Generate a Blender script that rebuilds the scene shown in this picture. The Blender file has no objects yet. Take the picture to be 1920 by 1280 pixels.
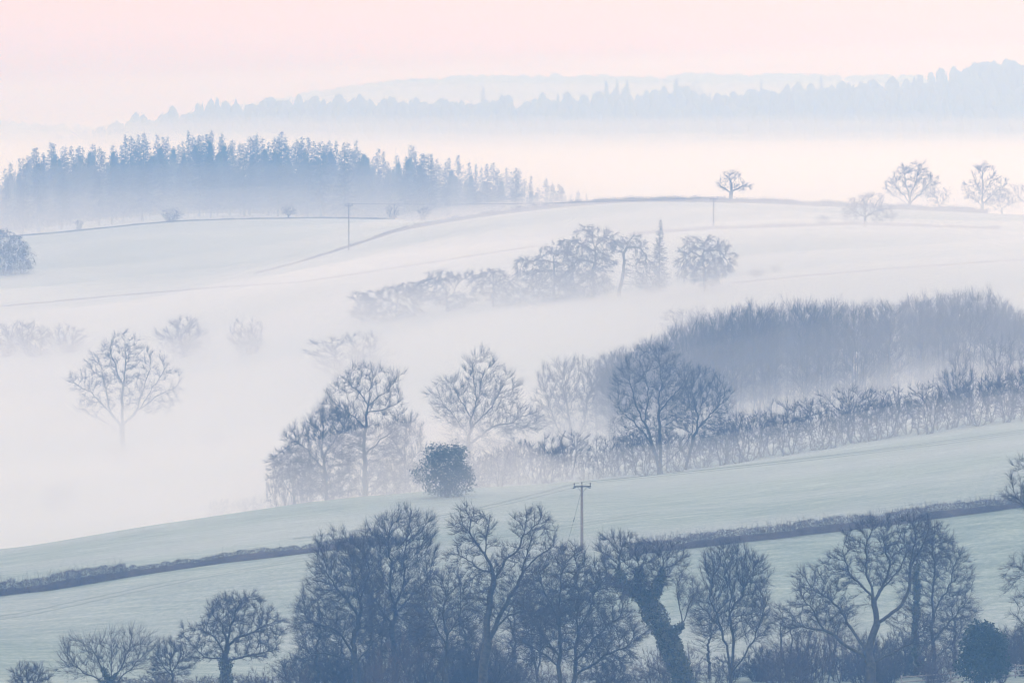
import bpy, math
import numpy as np

# ------------------------------------------------------------------ camera, world, sun, exposure
F, CX, HY, ZC = 10973.0, 960.0, 200.0, 80.0      # focal length in photo pixels, horizon row, camera height
scene = bpy.context.scene
cam = bpy.data.cameras.new('camera')
cam_ob = bpy.data.objects.new('camera', cam)
scene.collection.objects.link(cam_ob)
cam_ob.location = (0, 0, ZC)
cam_ob.rotation_euler = (math.radians(90), 0, 0)
cam.sensor_width = 36.0
cam.lens = 36.0 * F / 1920.0
cam.shift_y = -(640.0 - HY) / 1920.0
cam.clip_start = 1.0
cam.clip_end = 40000.0
scene.camera = cam_ob

SUN_EL, SUN_AZ = 14.0, 32.0
world = bpy.data.worlds.new('World')
scene.world = world
world.use_nodes = True
wn, wl = world.node_tree.nodes, world.node_tree.links
wn.clear()
sky = wn.new('ShaderNodeTexSky')
sky.sky_type = 'NISHITA'
sky.sun_disc = False
sky.sun_elevation = math.radians(SUN_EL)
sky.sun_rotation = math.radians(SUN_AZ)
sky.air_density, sky.dust_density, sky.ozone_density = 1.0, 2.0, 1.5
veil = wn.new('ShaderNodeMix')                    # rosy tint mixed over the whole sky, with brightness added overhead
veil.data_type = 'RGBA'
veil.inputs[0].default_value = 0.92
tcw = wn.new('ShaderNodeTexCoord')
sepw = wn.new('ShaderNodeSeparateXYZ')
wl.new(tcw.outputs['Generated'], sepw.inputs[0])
dawn = wn.new('ShaderNodeValToRGB')               # rosy at the horizon; made brighter and bluer overhead to lift the mist
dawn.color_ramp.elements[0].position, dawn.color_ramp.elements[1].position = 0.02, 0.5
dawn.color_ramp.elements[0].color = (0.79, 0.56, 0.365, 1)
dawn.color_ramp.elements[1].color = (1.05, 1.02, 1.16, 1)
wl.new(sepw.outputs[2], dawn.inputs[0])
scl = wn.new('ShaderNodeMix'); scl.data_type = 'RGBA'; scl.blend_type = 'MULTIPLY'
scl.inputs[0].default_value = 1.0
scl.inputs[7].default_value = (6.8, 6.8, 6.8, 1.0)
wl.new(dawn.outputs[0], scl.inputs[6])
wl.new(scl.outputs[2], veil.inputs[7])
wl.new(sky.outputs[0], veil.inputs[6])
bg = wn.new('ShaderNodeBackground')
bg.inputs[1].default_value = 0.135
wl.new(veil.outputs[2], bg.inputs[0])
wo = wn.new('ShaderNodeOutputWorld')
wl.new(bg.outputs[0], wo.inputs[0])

sun = bpy.data.lights.new('sun', 'SUN')
sun.energy = 0.4
sun.angle = math.radians(14)
sun.color = (1.0, 0.76, 0.62)
sun_ob = bpy.data.objects.new('sun', sun)
scene.collection.objects.link(sun_ob)
sun_ob.location = (300, 300, 400)
sun_ob.rotation_euler = (math.radians(90 - SUN_EL), 0, math.radians(180 - SUN_AZ))

scene.view_settings.view_transform = 'Standard'
scene.view_settings.look = 'None'
scene.view_settings.gamma = 1.0
scene.view_settings.exposure = 0.49
scene.view_settings.use_curve_mapping = False

cy = scene.cycles
cy.max_bounces = 8
cy.diffuse_bounces = 2
cy.glossy_bounces = 1
cy.transmission_bounces = 1
cy.volume_bounces = 5
cy.transparent_max_bounces = 48
cy.use_denoising = True
cy.denoising_input_passes = 'RGB_ALBEDO_NORMAL'
cy.denoising_prefilter = 'ACCURATE'
cy.use_adaptive_sampling = False
cy.filter_width = 1.3
cy.caustics_reflective = False
cy.caustics_refractive = False

# ------------------------------------------------------------------ helpers
COL = scene.collection

def W(px, py, D):
    """a pixel of the photograph at depth D metres -> world point"""
    return np.array([(px - CX) * D / F, D, ZC - (py - HY) * D / F])

def mesh_from(name, verts, quads=None, tris=None, mat=None, smooth=False):
    me = bpy.data.meshes.new(name)
    verts = np.asarray(verts, dtype=np.float32)
    quads = np.zeros((0, 4), np.int32) if quads is None else np.asarray(quads, np.int32)
    tris = np.zeros((0, 3), np.int32) if tris is None else np.asarray(tris, np.int32)
    nq, nt = len(quads), len(tris)
    me.vertices.add(len(verts))
    me.vertices.foreach_set('co', verts.ravel())
    me.loops.add(nq * 4 + nt * 3)
    me.loops.foreach_set('vertex_index', np.concatenate([quads.ravel(), tris.ravel()]).astype(np.int32))
    me.polygons.add(nq + nt)
    st = np.concatenate([np.arange(nq) * 4, nq * 4 + np.arange(nt) * 3]).astype(np.int32)
    me.polygons.foreach_set('loop_start', st)
    if smooth:
        me.polygons.foreach_set('use_smooth', np.ones(nq + nt, bool))
    me.update(calc_edges=True)
    if mat is not None:
        me.materials.append(mat)
    return me

def obj(name, me, parent=None, loc=None):
    o = bpy.data.objects.new(name, me)
    COL.objects.link(o)
    if parent is not None:
        o.parent = parent
    if loc is not None:
        o.location = loc
    return o

def tag(o, label=None, cat=None, group=None, kind=None):
    if label: o['label'] = label
    if cat: o['category'] = cat
    if group: o['group'] = group
    if kind: o['kind'] = kind
    return o

def norm(v):
    return v / np.maximum(np.linalg.norm(v, axis=-1, keepdims=True), 1e-9)

def frames(d):
    a = np.where(np.abs(d[:, 2:3]) < 0.9, np.array([[0, 0, 1.0]]), np.array([[1.0, 0, 0]]))
    u = norm(np.cross(d, a))
    return u, np.cross(d, u)

class MB:
    """collects tubes, cones, leaves and boxes for one mesh"""
    def __init__(self):
        self.v, self.q, self.t, self.n = [], [], [], 0
    def add(self, v, q=None, t=None):
        v = np.asarray(v, float).reshape(-1, 3)
        if q is not None and len(q): self.q.append(np.asarray(q) + self.n)
        if t is not None and len(t): self.t.append(np.asarray(t) + self.n)
        self.v.append(v)
        self.n += len(v)
    def tubes(self, p0, p1, r0, r1, n=3, d0=None, d1=None):
        m = len(p0)
        if not m: return
        d = norm(p1 - p0)
        d0 = d if d0 is None else d0
        d1 = d if d1 is None else d1
        u0, w0 = frames(d0)
        u1 = norm(u0 - d1 * np.sum(u0 * d1, 1, keepdims=True))
        w1 = np.cross(d1, u1)
        a = np.arange(n) * 2 * np.pi / n
        c, s = np.cos(a)[None, :, None], np.sin(a)[None, :, None]
        A = p0[:, None] + (u0[:, None] * c + w0[:, None] * s) * np.asarray(r0).reshape(-1, 1, 1)
        B = p1[:, None] + (u1[:, None] * c + w1[:, None] * s) * np.asarray(r1).reshape(-1, 1, 1)
        k = np.arange(n); k2 = (k + 1) % n
        base = (np.arange(m) * 2 * n)[:, None]
        q = np.stack([base + k, base + k2, base + n + k2, base + n + k], -1).reshape(-1, 4)
        self.add(np.concatenate([A, B], 1), q=q)
    def cones(self, p0, p1, r0):
        m = len(p0)
        if not m: return
        u, w = frames(norm(p1 - p0))
        a = np.arange(3) * 2 * np.pi / 3
        A = p0[:, None] + (u[:, None] * np.cos(a)[None, :, None] + w[:, None] * np.sin(a)[None, :, None]) * np.asarray(r0).reshape(-1, 1, 1)
        base = (np.arange(m) * 4)[:, None]
        k = np.arange(3)
        t = np.stack([base + k, base + (k + 1) % 3, base + 3 + 0 * k], -1).reshape(-1, 3)
        self.add(np.concatenate([A, p1[:, None]], 1), t=t)
    def leaves(self, p, size, rng, flat=0.0):
        m = len(p)
        d = norm(rng.normal(size=(m, 3)))
        d[:, 2] *= 1 - flat
        d = norm(d)
        nrm = norm(rng.normal(size=(m, 3)))
        w = norm(np.cross(d, nrm))
        s = np.asarray(size).reshape(-1, 1) * np.ones((m, 1))
        V = np.stack([p - d * s, p + w * s * 0.55 + d * s * 0.1, p + d * s, p - w * s * 0.55 + d * s * 0.1], 1)
        base = (np.arange(m) * 4)[:, None]
        self.add(V, q=base + np.arange(4)[None])
    def poly(self, pts, r, n=6):
        """tube along a polyline, r per point"""
        p = np.asarray(pts, float)
        r = np.broadcast_to(np.asarray(r, float), (len(p),))
        d = np.gradient(p, axis=0); d = norm(d)
        self.tubes(p[:-1], p[1:], r[:-1], r[1:], n, d[:-1], d[1:])
    def box(self, c, s):
        c, s = np.asarray(c, float), np.asarray(s, float) / 2
        v = np.array([[x, y, z] for x in (-1, 1) for y in (-1, 1) for z in (-1, 1)]) * s + c
        self.add(v, q=[[0, 1, 3, 2], [4, 6, 7, 5], [0, 4, 5, 1], [2, 3, 7, 6], [0, 2, 6, 4], [1, 5, 7, 3]])
    def build(self, name, mat, smooth=False):
        v = np.concatenate(self.v) if self.v else np.zeros((0, 3))
        q = np.concatenate(self.q) if self.q else None
        t = np.concatenate(self.t) if self.t else None
        return mesh_from(name, v, q, t, mat, smooth)

def value_noise(seed, n=64):
    g = np.random.default_rng(seed).uniform(-1, 1, (n, n))
    def f(x, y):
        x, y = np.asarray(x, float), np.asarray(y, float)
        xi, yi = np.floor(x).astype(int), np.floor(y).astype(int)
        fx, fy = x - xi, y - yi
        fx, fy = fx * fx * (3 - 2 * fx), fy * fy * (3 - 2 * fy)
        a, b = g[xi % n, yi % n], g[(xi + 1) % n, yi % n]
        c, d = g[xi % n, (yi + 1) % n], g[(xi + 1) % n, (yi + 1) % n]
        return (a * (1 - fx) + b * fx) * (1 - fy) + (c * (1 - fx) + d * fx) * fy
    return f
N1, N2, N3 = value_noise(1), value_noise(2), value_noise(3)

# ------------------------------------------------------------------ materials
def mat_simple(name, c1, c2, scale=3.0, rough=0.9, bump=0.0, coord='Object'):
    m = bpy.data.materials.new(name)
    m.use_nodes = True
    n, l = m.node_tree.nodes, m.node_tree.links
    b = n['Principled BSDF']
    b.inputs['Roughness'].default_value = rough
    b.inputs['Specular IOR Level'].default_value = 0.2
    tc = n.new('ShaderNodeTexCoord')
    nt = n.new('ShaderNodeTexNoise')
    nt.inputs['Scale'].default_value = scale
    nt.inputs['Detail'].default_value = 4
    l.new(tc.outputs[coord], nt.inputs['Vector'])
    r = n.new('ShaderNodeValToRGB')
    r.color_ramp.elements[0].position, r.color_ramp.elements[1].position = 0.3, 0.7
    r.color_ramp.elements[0].color = (*c1, 1)
    r.color_ramp.elements[1].color = (*c2, 1)
    l.new(nt.outputs[0], r.inputs[0])
    l.new(r.outputs[0], b.inputs['Base Color'])
    if bump:
        bp = n.new('ShaderNodeBump')
        bp.inputs['Strength'].default_value = bump
        l.new(nt.outputs[0], bp.inputs['Height'])
        l.new(bp.outputs[0], b.inputs['Normal'])
    return m

BARK = mat_simple('bark', (0.035, 0.034, 0.030), (0.085, 0.080, 0.066), 4.0, bump=0.4)
TWIG = mat_simple('twigs', (0.040, 0.034, 0.032), (0.075, 0.062, 0.055), 1.5)
LARCH = mat_simple('larch_twigs', (0.055, 0.045, 0.036), (0.095, 0.075, 0.055), 0.6)
SCRUB = mat_simple('scrub', (0.055, 0.042, 0.040), (0.110, 0.085, 0.075), 1.2)
HEDGE = mat_simple('frosted_hedge', (0.12, 0.112, 0.118), (0.18, 0.168, 0.175), 0.5)
IVY = mat_simple('ivy_leaves', (0.05, 0.07, 0.05), (0.15, 0.16, 0.12), 2.0, rough=0.6)
EVERGREEN = mat_simple('evergreen_leaves', (0.020, 0.040, 0.024), (0.045, 0.070, 0.040), 1.5, rough=0.7)
NEEDLE = mat_simple('needles', (0.022, 0.042, 0.028), (0.045, 0.070, 0.042), 0.8, rough=0.8)
FARWOOD = mat_simple('far_wood', (0.030, 0.042, 0.030), (0.080, 0.072, 0.055), 0.06, rough=0.95)
POLE = mat_simple('weathered_pole_wood', (0.20, 0.18, 0.16), (0.32, 0.29, 0.26), 6.0)
METAL = mat_simple('dark_steel', (0.06, 0.06, 0.065), (0.10, 0.10, 0.105), 5.0, rough=0.5)
CERAMIC = mat_simple('brown_ceramic', (0.05, 0.03, 0.025), (0.09, 0.055, 0.04), 8.0, rough=0.3)
RAIL = mat_simple('grey_rail_wood', (0.22, 0.21, 0.20), (0.36, 0.34, 0.32), 3.0)

TRACK = ((-49.0, 556.0), (-18.5, 580.0))
def field_material():
    m = bpy.data.materials.new('frosted_grass')
    m.use_nodes = True
    n, l = m.node_tree.nodes, m.node_tree.links
    b = n['Principled BSDF']
    b.inputs['Roughness'].default_value = 0.95
    b.inputs['Specular IOR Level'].default_value = 0.1
    tc = n.new('ShaderNodeTexCoord')
    def noise(scale, sx=1, sy=1, detail=4):
        mp = n.new('ShaderNodeMapping')
        mp.inputs['Scale'].default_value = (sx, sy, 0.0)
        mp.inputs['Rotation'].default_value = (0, 0, math.radians(4))
        l.new(tc.outputs['Object'], mp.inputs[0])
        t = n.new('ShaderNodeTexNoise')
        t.inputs['Scale'].default_value = scale
        t.inputs['Detail'].default_value = detail
        l.new(mp.outputs[0], t.inputs['Vector'])
        return t.outputs[0]
    def ramp(v, p0, p1, c0, c1):
        r = n.new('ShaderNodeValToRGB')
        r.color_ramp.elements[0].position, r.color_ramp.elements[1].position = p0, p1
        r.color_ramp.elements[0].color, r.color_ramp.elements[1].color = (*c0, 1), (*c1, 1)
        l.new(v, r.inputs[0])
        return r.outputs[0]
    def mix(fac, a, c, mode='MIX'):
        x = n.new('ShaderNodeMix'); x.data_type = 'RGBA'; x.blend_type = mode
        if isinstance(fac, float): x.inputs[0].default_value = fac
        else: l.new(fac, x.inputs[0])
        l.new(a, x.inputs[6]); l.new(c, x.inputs[7])
        return x.outputs[2]
    grass = ramp(noise(0.02), 0.35, 0.65, (0.262, 0.335, 0.295), (0.345, 0.415, 0.365))
    fine = ramp(noise(0.9, 0.25, 1.0, 6), 0.35, 0.7, (0.78, 0.80, 0.80), (1.14, 1.12, 1.10))
    streak = ramp(noise(0.22, 0.10, 1.0, 3), 0.38, 0.66, (0.93, 0.94, 0.94), (1.06, 1.05, 1.05))
    c = mix(1.0, grass, fine, 'MULTIPLY')
    c = mix(1.0, c, streak, 'MULTIPLY')
    frostv = ramp(noise(0.035, 0.35, 1.0, 5), 0.42, 0.72, (0, 0, 0), (0.45, 0.45, 0.45))
    fr = n.new('ShaderNodeRGB'); fr.outputs[0].default_value = (0.47, 0.50, 0.50, 1)
    c = mix(frostv, c, fr.outputs[0])
    tuft = ramp(noise(2.6, 0.6, 1.0, 5), 0.40, 0.62, (0.84, 0.86, 0.85), (1.07, 1.06, 1.06))
    c = mix(1.0, c, tuft, 'MULTIPLY')
    # a pair of wheel tracks running below the clipped hedge
    (ax, ay), (bx, by) = TRACK
    mp = n.new('ShaderNodeMapping'); mp.vector_type = 'TEXTURE'
    mp.inputs['Location'].default_value = (ax, ay, 0); mp.inputs['Rotation'].default_value = (0, 0, math.atan2(by - ay, bx - ax))
    l.new(tc.outputs['Object'], mp.inputs[0])
    wob = n.new('ShaderNodeSeparateXYZ'); l.new(mp.outputs[0], wob.inputs[0])
    def op(kind, a, b_):
        x = n.new('ShaderNodeMath'); x.operation = kind
        for i, q in enumerate((a, b_)):
            if isinstance(q, (int, float)): x.inputs[i].default_value = q
            else: l.new(q, x.inputs[i])
        return x.outputs[0]
    dy = op('SUBTRACT', op('ABSOLUTE', op('ADD', wob.outputs[1], op('MULTIPLY', noise(0.12), 1.6)), 0), 1.0)
    rut = op('LESS_THAN', op('ABSOLUTE', dy, 0), 0.28)
    near = op('LESS_THAN', op('ABSOLUTE', op('SUBTRACT', wob.outputs[0], 20.0), 0), 60.0)
    mud = n.new('ShaderNodeRGB'); mud.outputs[0].default_value = (0.17, 0.19, 0.16, 1)
    c = mix(op('MULTIPLY', op('MULTIPLY', rut, near), 0.55), c, mud.outputs[0])
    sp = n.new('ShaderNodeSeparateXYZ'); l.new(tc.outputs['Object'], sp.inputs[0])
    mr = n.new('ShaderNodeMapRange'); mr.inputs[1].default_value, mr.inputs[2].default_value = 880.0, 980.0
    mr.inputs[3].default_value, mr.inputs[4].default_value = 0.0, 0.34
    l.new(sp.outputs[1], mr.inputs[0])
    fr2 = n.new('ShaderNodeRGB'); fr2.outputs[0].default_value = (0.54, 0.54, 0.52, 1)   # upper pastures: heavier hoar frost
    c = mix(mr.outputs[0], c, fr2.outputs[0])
    wd = n.new('ShaderNodeMapRange'); wd.inputs[1].default_value, wd.inputs[2].default_value = 2550.0, 2700.0
    l.new(sp.outputs[1], wd.inputs[0])
    fl = n.new('ShaderNodeRGB'); fl.outputs[0].default_value = (0.06, 0.065, 0.05, 1)     # leaf litter under the far woods
    c = mix(wd.outputs[0], c, fl.outputs[0])
    l.new(c, b.inputs['Base Color'])
    bp = n.new('ShaderNodeBump'); bp.inputs['Strength'].default_value = 0.5; bp.inputs['Distance'].default_value = 0.15
    l.new(noise(1.4, 0.5, 1.0, 6), bp.inputs['Height'])
    l.new(bp.outputs[0], b.inputs['Normal'])
    return m
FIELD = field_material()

# ------------------------------------------------------------------ terrain
ST = [  # depth: (photo column, photo row) of the ground there
    (480, [(0, 1352), (500, 1345), (960, 1345), (1400, 1318), (1650, 1322), (1920, 1302)]),
    (520, [(0, 1262), (500, 1268), (960, 1276), (1400, 1252), (1650, 1258), (1920, 1238)]),
    (570, [(0, 1128), (300, 1090), (600, 1055), (960, 1050), (1270, 1025), (1600, 990), (1920, 950)]),
    (650, [(0, 1035), (300, 985), (600, 945), (800, 925), (1000, 917), (1230, 900), (1500, 873), (1920, 818)]),
    (700, [(0, 1062), (300, 1016), (600, 968), (800, 930), (1000, 908), (1230, 890), (1500, 848), (1920, 785)]),
    (760, [(0, 1062), (300, 1012), (600, 962), (800, 905), (1000, 882), (1230, 856), (1500, 818), (1920, 765)]),
    (850, [(0, 965), (300, 935), (600, 880), (900, 805), (1230, 775), (1500, 750), (1920, 722)]),
    (950, [(0, 800), (300, 785), (600, 690), (900, 615), (1230, 580), (1500, 545), (1920, 515)]),
    (1050, [(0, 630), (300, 605), (600, 535), (900, 488), (1230, 452), (1500, 430), (1920, 436)]),
    (1150, [(0, 520), (300, 495), (480, 480), (650, 452), (800, 421), (1000, 392), (1200, 376), (1400, 379), (1700, 392), (1920, 406)]),
    (1250, [(0, 445), (160, 429), (320, 415), (560, 409), (720, 412), (900, 417), (1200, 424), (1920, 434)]),
    (1350, [(0, 470), (500, 440), (1000, 450), (1920, 450)]),
    (1500, [(0, 445), (120, 420), (300, 402), (500, 398), (700, 418), (900, 440), (1100, 480), (1920, 460)]),
    (1700, [(0, 445), (1920, 440)]),
    (2300, [(0, 400), (1920, 395)]),
    (2700, [(0, 345), (1000, 315), (1920, 270)]),
    (3000, [(-300, 391), (0, 336), (200, 276), (340, 247), (470, 224), (700, 231), (1000, 227), (1200, 215), (1500, 198), (1700, 187), (1850, 157), (1920, 154), (2300, 141)]),
    (3400, [(0, 330), (1920, 270)]),
    (4000, [(-400, 262), (0, 258), (160, 254), (240, 266), (350, 285), (600, 300), (1920, 290)]),
    (5000, [(-400, 270), (300, 250), (430, 215), (540, 192), (700, 168), (900, 154), (1100, 157), (1300, 155), (1500, 151), (1700, 158), (1920, 168)]),
    (6000, [(0, 245), (1920, 245)]),
    (8000, [(0, 235), (1920, 235)]),
]
UG = np.arange(-2000, 4001, 20.0)
def smooth1(a, s):
    k = np.exp(-0.5 * (np.arange(-15, 16) / s) ** 2); k /= k.sum()
    return np.convolve(np.pad(a, 15, mode='edge'), k, mode='valid')
def extend(pts):
    return [p[0] for p in pts], [p[1] for p in pts]
rowsD, rowsZ = [-200.0, 4.0, 12.0, 60.0, 200.0, 380.0], [np.full(len(UG), ZC + z) for z in (-1.8, -1.9, -4.0, -12.0, -32.0, -49.0)]
for D, pts in ST:
    x, y = extend(pts)
    yy = smooth1(np.interp(UG, x, y), 3.0)
    rowsD.append(float(D)); rowsZ.append(ZC - (yy - HY) * D / F)
rowsD, rowsZ = np.array(rowsD), np.array(rowsZ)
def pchip_slopes(x, y):
    h = np.diff(x)[:, None]; dl = np.diff(y, axis=0) / h
    m = np.zeros_like(y)
    w1, w2 = 2 * h[1:] + h[:-1], h[1:] + 2 * h[:-1]
    same = dl[1:] * dl[:-1] > 0
    with np.errstate(divide='ignore', invalid='ignore'):
        hm = (w1 + w2) / (w1 / dl[:-1] + w2 / dl[1:])
    m[1:-1] = np.where(same, hm, 0)
    m[0], m[-1] = dl[0], dl[-1]
    return m
SL = pchip_slopes(rowsD, rowsZ)
def ground_z(X, Y):
    X, Y = np.asarray(X, float), np.asarray(Y, float)
    D = np.clip(Y, -200, 7999.0)
    u = CX + X * F / np.maximum(Y, 40.0)
    ui = np.clip((u - UG[0]) / 20.0, 0, len(UG) - 1.001)
    i0 = ui.astype(int); fu = ui - i0
    k = np.clip(np.searchsorted(rowsD, D, side='right') - 1, 0, len(rowsD) - 2)
    h = rowsD[k + 1] - rowsD[k]; t = (D - rowsD[k]) / h
    def at(A, kk): return A[kk, i0] * (1 - fu) + A[kk, i0 + 1] * fu
    z = ((2 * t**3 - 3 * t**2 + 1) * at(rowsZ, k) + (t**3 - 2 * t**2 + t) * h * at(SL, k)
         + (-2 * t**3 + 3 * t**2) * at(rowsZ, k + 1) + (t**3 - t**2) * h * at(SL, k + 1))
    return z + 0.16 * N1(X / 23.0, Y / 31.0) + 0.06 * N2(X / 6.0, Y / 9.0)
def G(px, D):
    """world point of the ground under photo column px at depth D"""
    X = (px - CX) * D / F
    return np.array([X, D, float(ground_z(X, D))])
def hit(px, py, d0=430.0, d1=3200.0):
    """depth at which the sight line through a pixel first meets the ground"""
    D = np.arange(d0, d1, 1.0)
    X = (px - CX) * D / F
    over = (ZC - (py - HY) * D / F) - ground_z(X, D)
    i = int(np.argmax(over <= 0))
    return float(D[i]) if over[i] <= 0 else None

drow = np.concatenate([np.linspace(-150, 420, 30), np.arange(428, 1320, 7.0), np.arange(1325, 2000, 25.0), np.arange(2000, 3300, 40.0), np.arange(3300, 8001, 120.0)])
sc = np.concatenate([np.linspace(-1.0, -0.14, 26), np.linspace(-0.135, 0.135, 150), np.linspace(0.14, 1.0, 26)])
DD, SS = np.meshgrid(drow, sc, indexing='ij')
XX = SS * (DD + 200.0)
ZZ = ground_z(XX, DD)
nr, nc = DD.shape
idx = np.arange(nr * nc).reshape(nr, nc)
gq = np.stack([idx[:-1, :-1], idx[:-1, 1:], idx[1:, 1:], idx[1:, :-1]], -1).reshape(-1, 4)
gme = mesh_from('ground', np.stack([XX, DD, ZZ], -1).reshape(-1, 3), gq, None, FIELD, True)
tag(obj('ground', gme), 'pale frosted green fields rolling over the misty valley', None, None, 'structure')

# ------------------------------------------------------------------ haze and mist
def volume_mat(name, color, density, g):
    m = bpy.data.materials.new(name)
    m.use_nodes = True
    n, l = m.node_tree.nodes, m.node_tree.links
    n.clear()
    v = n.new('ShaderNodeVolumePrincipled')
    v.inputs['Color'].default_value = (*color, 1)
    v.inputs['Density'].default_value = density
    v.inputs['Anisotropy'].default_value = g
    v.inputs['Absorption Color'].default_value = (1, 1, 1, 1)
    v.inputs['Density Attribute'].default_value = ''
    o = n.new('ShaderNodeOutputMaterial')
    l.new(v.outputs[0], o.inputs['Volume'])
    return m
HAZE = volume_mat('haze_air', (0.21, 0.49, 1.0), 0.00070, 0.7)
zmin, zmax = float(ZZ.min()) - 1.0, ZC + 62.0
hb = MB(); hb.box((0, 3925, (zmin + zmax) / 2), (2 * 8300, 8350, zmax - zmin))
tag(obj('haze', hb.build('haze', HAZE)), 'pale blue dawn haze filling the whole valley air', None, None, 'stuff')

def mist_bank(name, label, table, density, color=(0.95, 0.975, 1.0), g=0.3, absolute=None, rough=1.0, seed=0):
    """closed bank of even mist lying on the ground; table: depth -> thickness per photo column"""
    Ds = np.array([t[0] for t in table], float)
    TH = np.array([smooth1(np.interp(UG, [p[0] for p in t[1]], [p[1] for p in t[1]]), 4.0) for t in table])
    step = max(9.0, (Ds[-1] - Ds[0]) / 48)
    d = np.arange(Ds[0], Ds[-1] + 0.1, step)
    s = np.linspace(-0.24, 0.24, 72)
    D, S = np.meshgrid(d, s, indexing='ij')
    X = S * D
    u = np.clip(CX + S * F, UG[0], UG[-1])
    ui = np.clip((u - UG[0]) / 20.0, 0, len(UG) - 1.001); i0 = ui.astype(int); fu = ui - i0
    k = np.clip(np.searchsorted(Ds, D, side='right') - 1, 0, len(Ds) - 2)
    t = (D - Ds[k]) / (Ds[k + 1] - Ds[k]); t = t * t * (3 - 2 * t)
    th = (TH[k, i0] * (1 - fu) + TH[k, i0 + 1] * fu) * (1 - t) + (TH[k + 1, i0] * (1 - fu) + TH[k + 1, i0 + 1] * fu) * t
    gz = ground_z(X, D)
    if absolute is None:
        top = gz + th
    else:
        top = ZC + th
    top = top + rough * (0.8 * N1(X / 150 + seed * 0.7, D / 52 + 3) + 0.7 * N2(X / 55 + seed, D / 45) + 0.35 * N3(X / 19, D / 17 + seed))
    bot = np.minimum(gz - 5.0, top - 1.0)
    edge = np.zeros_like(top, bool); edge[0] = edge[-1] = True
    top = np.where(edge, np.minimum(top, gz - 2.0), top)
    bot = np.minimum(bot, top - 1.0)
    nr, nc = D.shape; n = nr * nc
    V = np.concatenate([np.stack([X, D, top], -1).reshape(-1, 3), np.stack([X, D, bot], -1).reshape(-1, 3)])
    i = np.arange(n).reshape(nr, nc)
    q = [np.stack([i[:-1, :-1], i[:-1, 1:], i[1:, 1:], i[1:, :-1]], -1).reshape(-1, 4)]
    q.append(q[0][:, ::-1] + n)
    def wall(a):
        return np.stack([a[:-1], a[:-1] + n, a[1:] + n, a[1:]], -1)
    q += [wall(i[0]), wall(i[-1][::-1]), wall(i[:, 0][::-1]), wall(i[:, -1])]
    me = mesh_from(name, V, np.concatenate(q), None, volume_mat(name, color, density, g))
    tag(obj('mist', me), label, None, None, 'stuff')
mist_bank('valley_mist', 'dense white mist lying in the valley behind the near field', [
    (660, [(0, -4), (1920, -4)]),
    (715, [(0, 6), (500, 4), (800, -1), (1000, 0.5), (1920, 1)]),
    (745, [(0, 9), (500, 6.5), (800, 3.5), (1000, 6), (1920, 7)]),
    (790, [(0, 11), (500, 9.5), (800, 6.5), (1000, 8), (1300, 8.5), (1920, 8)]),
    (870, [(0, 11.5), (500, 11), (800, 8.5), (1300, 7), (1920, 5)]),
    (950, [(0, 8.5), (600, 8.5), (900, 7), (1300, 6), (1920, 4.5)]),
    (1010, [(0, 6.5), (600, 5), (900, 2.6), (1300, 2), (1920, 2)]),
    (1070, [(0, 3.2), (300, 2.4), (600, 1.4), (900, 0.8), (1920, 1.0)]),
    (1140, [(0, 0.6), (900, 0.0), (1920, 0.0)]),
    (1180, [(0, 0.8), (600, 0.3), (900, -1), (1920, -1)]),
    (1260, [(0, -3), (1920, -3)])], 0.016, rough=1.5)
mist_bank('thin_valley_mist', 'thin mist veiling the slopes above the dense valley mist', [
    (510, [(0, -3), (1920, -3)]),
    (570, [(0, 1.0), (900, 1.2), (1920, 1.8)]),
    (640, [(0, 1.0), (500, 2.5), (900, 2.5), (1920, 3.6)]),
    (695, [(0, 6), (600, 7), (900, 4), (1920, 3)]),
    (722, [(0, 12), (600, 13), (900, 14), (1920, 16)]),
    (800, [(0, 19), (600, 18), (1000, 18), (1920, 19)]),
    (950, [(0, 15), (600, 15), (1000, 16), (1920, 16)]),
    (1080, [(0, 7), (600, 6), (1000, 5), (1920, 5)]),
    (1150, [(0, 4), (600, 3.5), (900, 2), (1920, 2)]),
    (1260, [(0, -2), (1920, -2)])], 0.0040, rough=1.8, seed=7)
mist_bank('broad_mist', 'faint broad veil of mist over the middle slopes', [
    (600, [(0, -60), (1920, -60)]),
    (680, [(0, -30), (1920, -26)]),
    (800, [(0, -14), (1920, -12)]),
    (1150, [(0, -9), (1920, -9)]),
    (1245, [(0, -14), (1920, -14)]),
    (1290, [(0, -45), (1920, -45)])], 0.0005, absolute=True, rough=1.5, seed=21)
for k, (z, dens) in enumerate(((-25, 0.0030), (-20, 0.0018), (-16, 0.0011), (-12, 0.0005), (-6, 0.00035))):
    mist_bank('far_mist', ['lowest', 'low', 'middle', 'upper', 'topmost'][k] + ' layer of the level mist beyond the skyline ridge', [
        (1255, [(0, -45), (1920, -45)]),
        (1330 + 8 * k, [(0, z - 3.5), (1000, z - 3.5), (1920, z - 3.5)]),
        (1530, [(0, z + 3), (1920, z + 3)]),
        (1660, [(0, z + 1), (1920, z + 1)]),
        (2000, [(0, z + 3), (1920, z + 3)]),
        (2800, [(0, z * 0.75 - 4), (1920, z * 0.75 - 3)]),
        (3020, [(0, z * 0.75 - 5), (1920, z * 0.75 - 4)])], dens, g=0.7, absolute=True, rough=1.6, seed=13 + 5 * k)
mist_bank('high_far_mist', 'pale mist rising in front of the far wooded ridge', [
    (1650, [(0, -50), (1920, -50)]),
    (1900, [(0, 8), (1920, 20)]),
    (2800, [(0, 15), (1920, 33)]),
    (2880, [(0, -40), (1920, -20)])], 0.00078, g=0.7, absolute=True, rough=2.0, seed=33)
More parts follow.
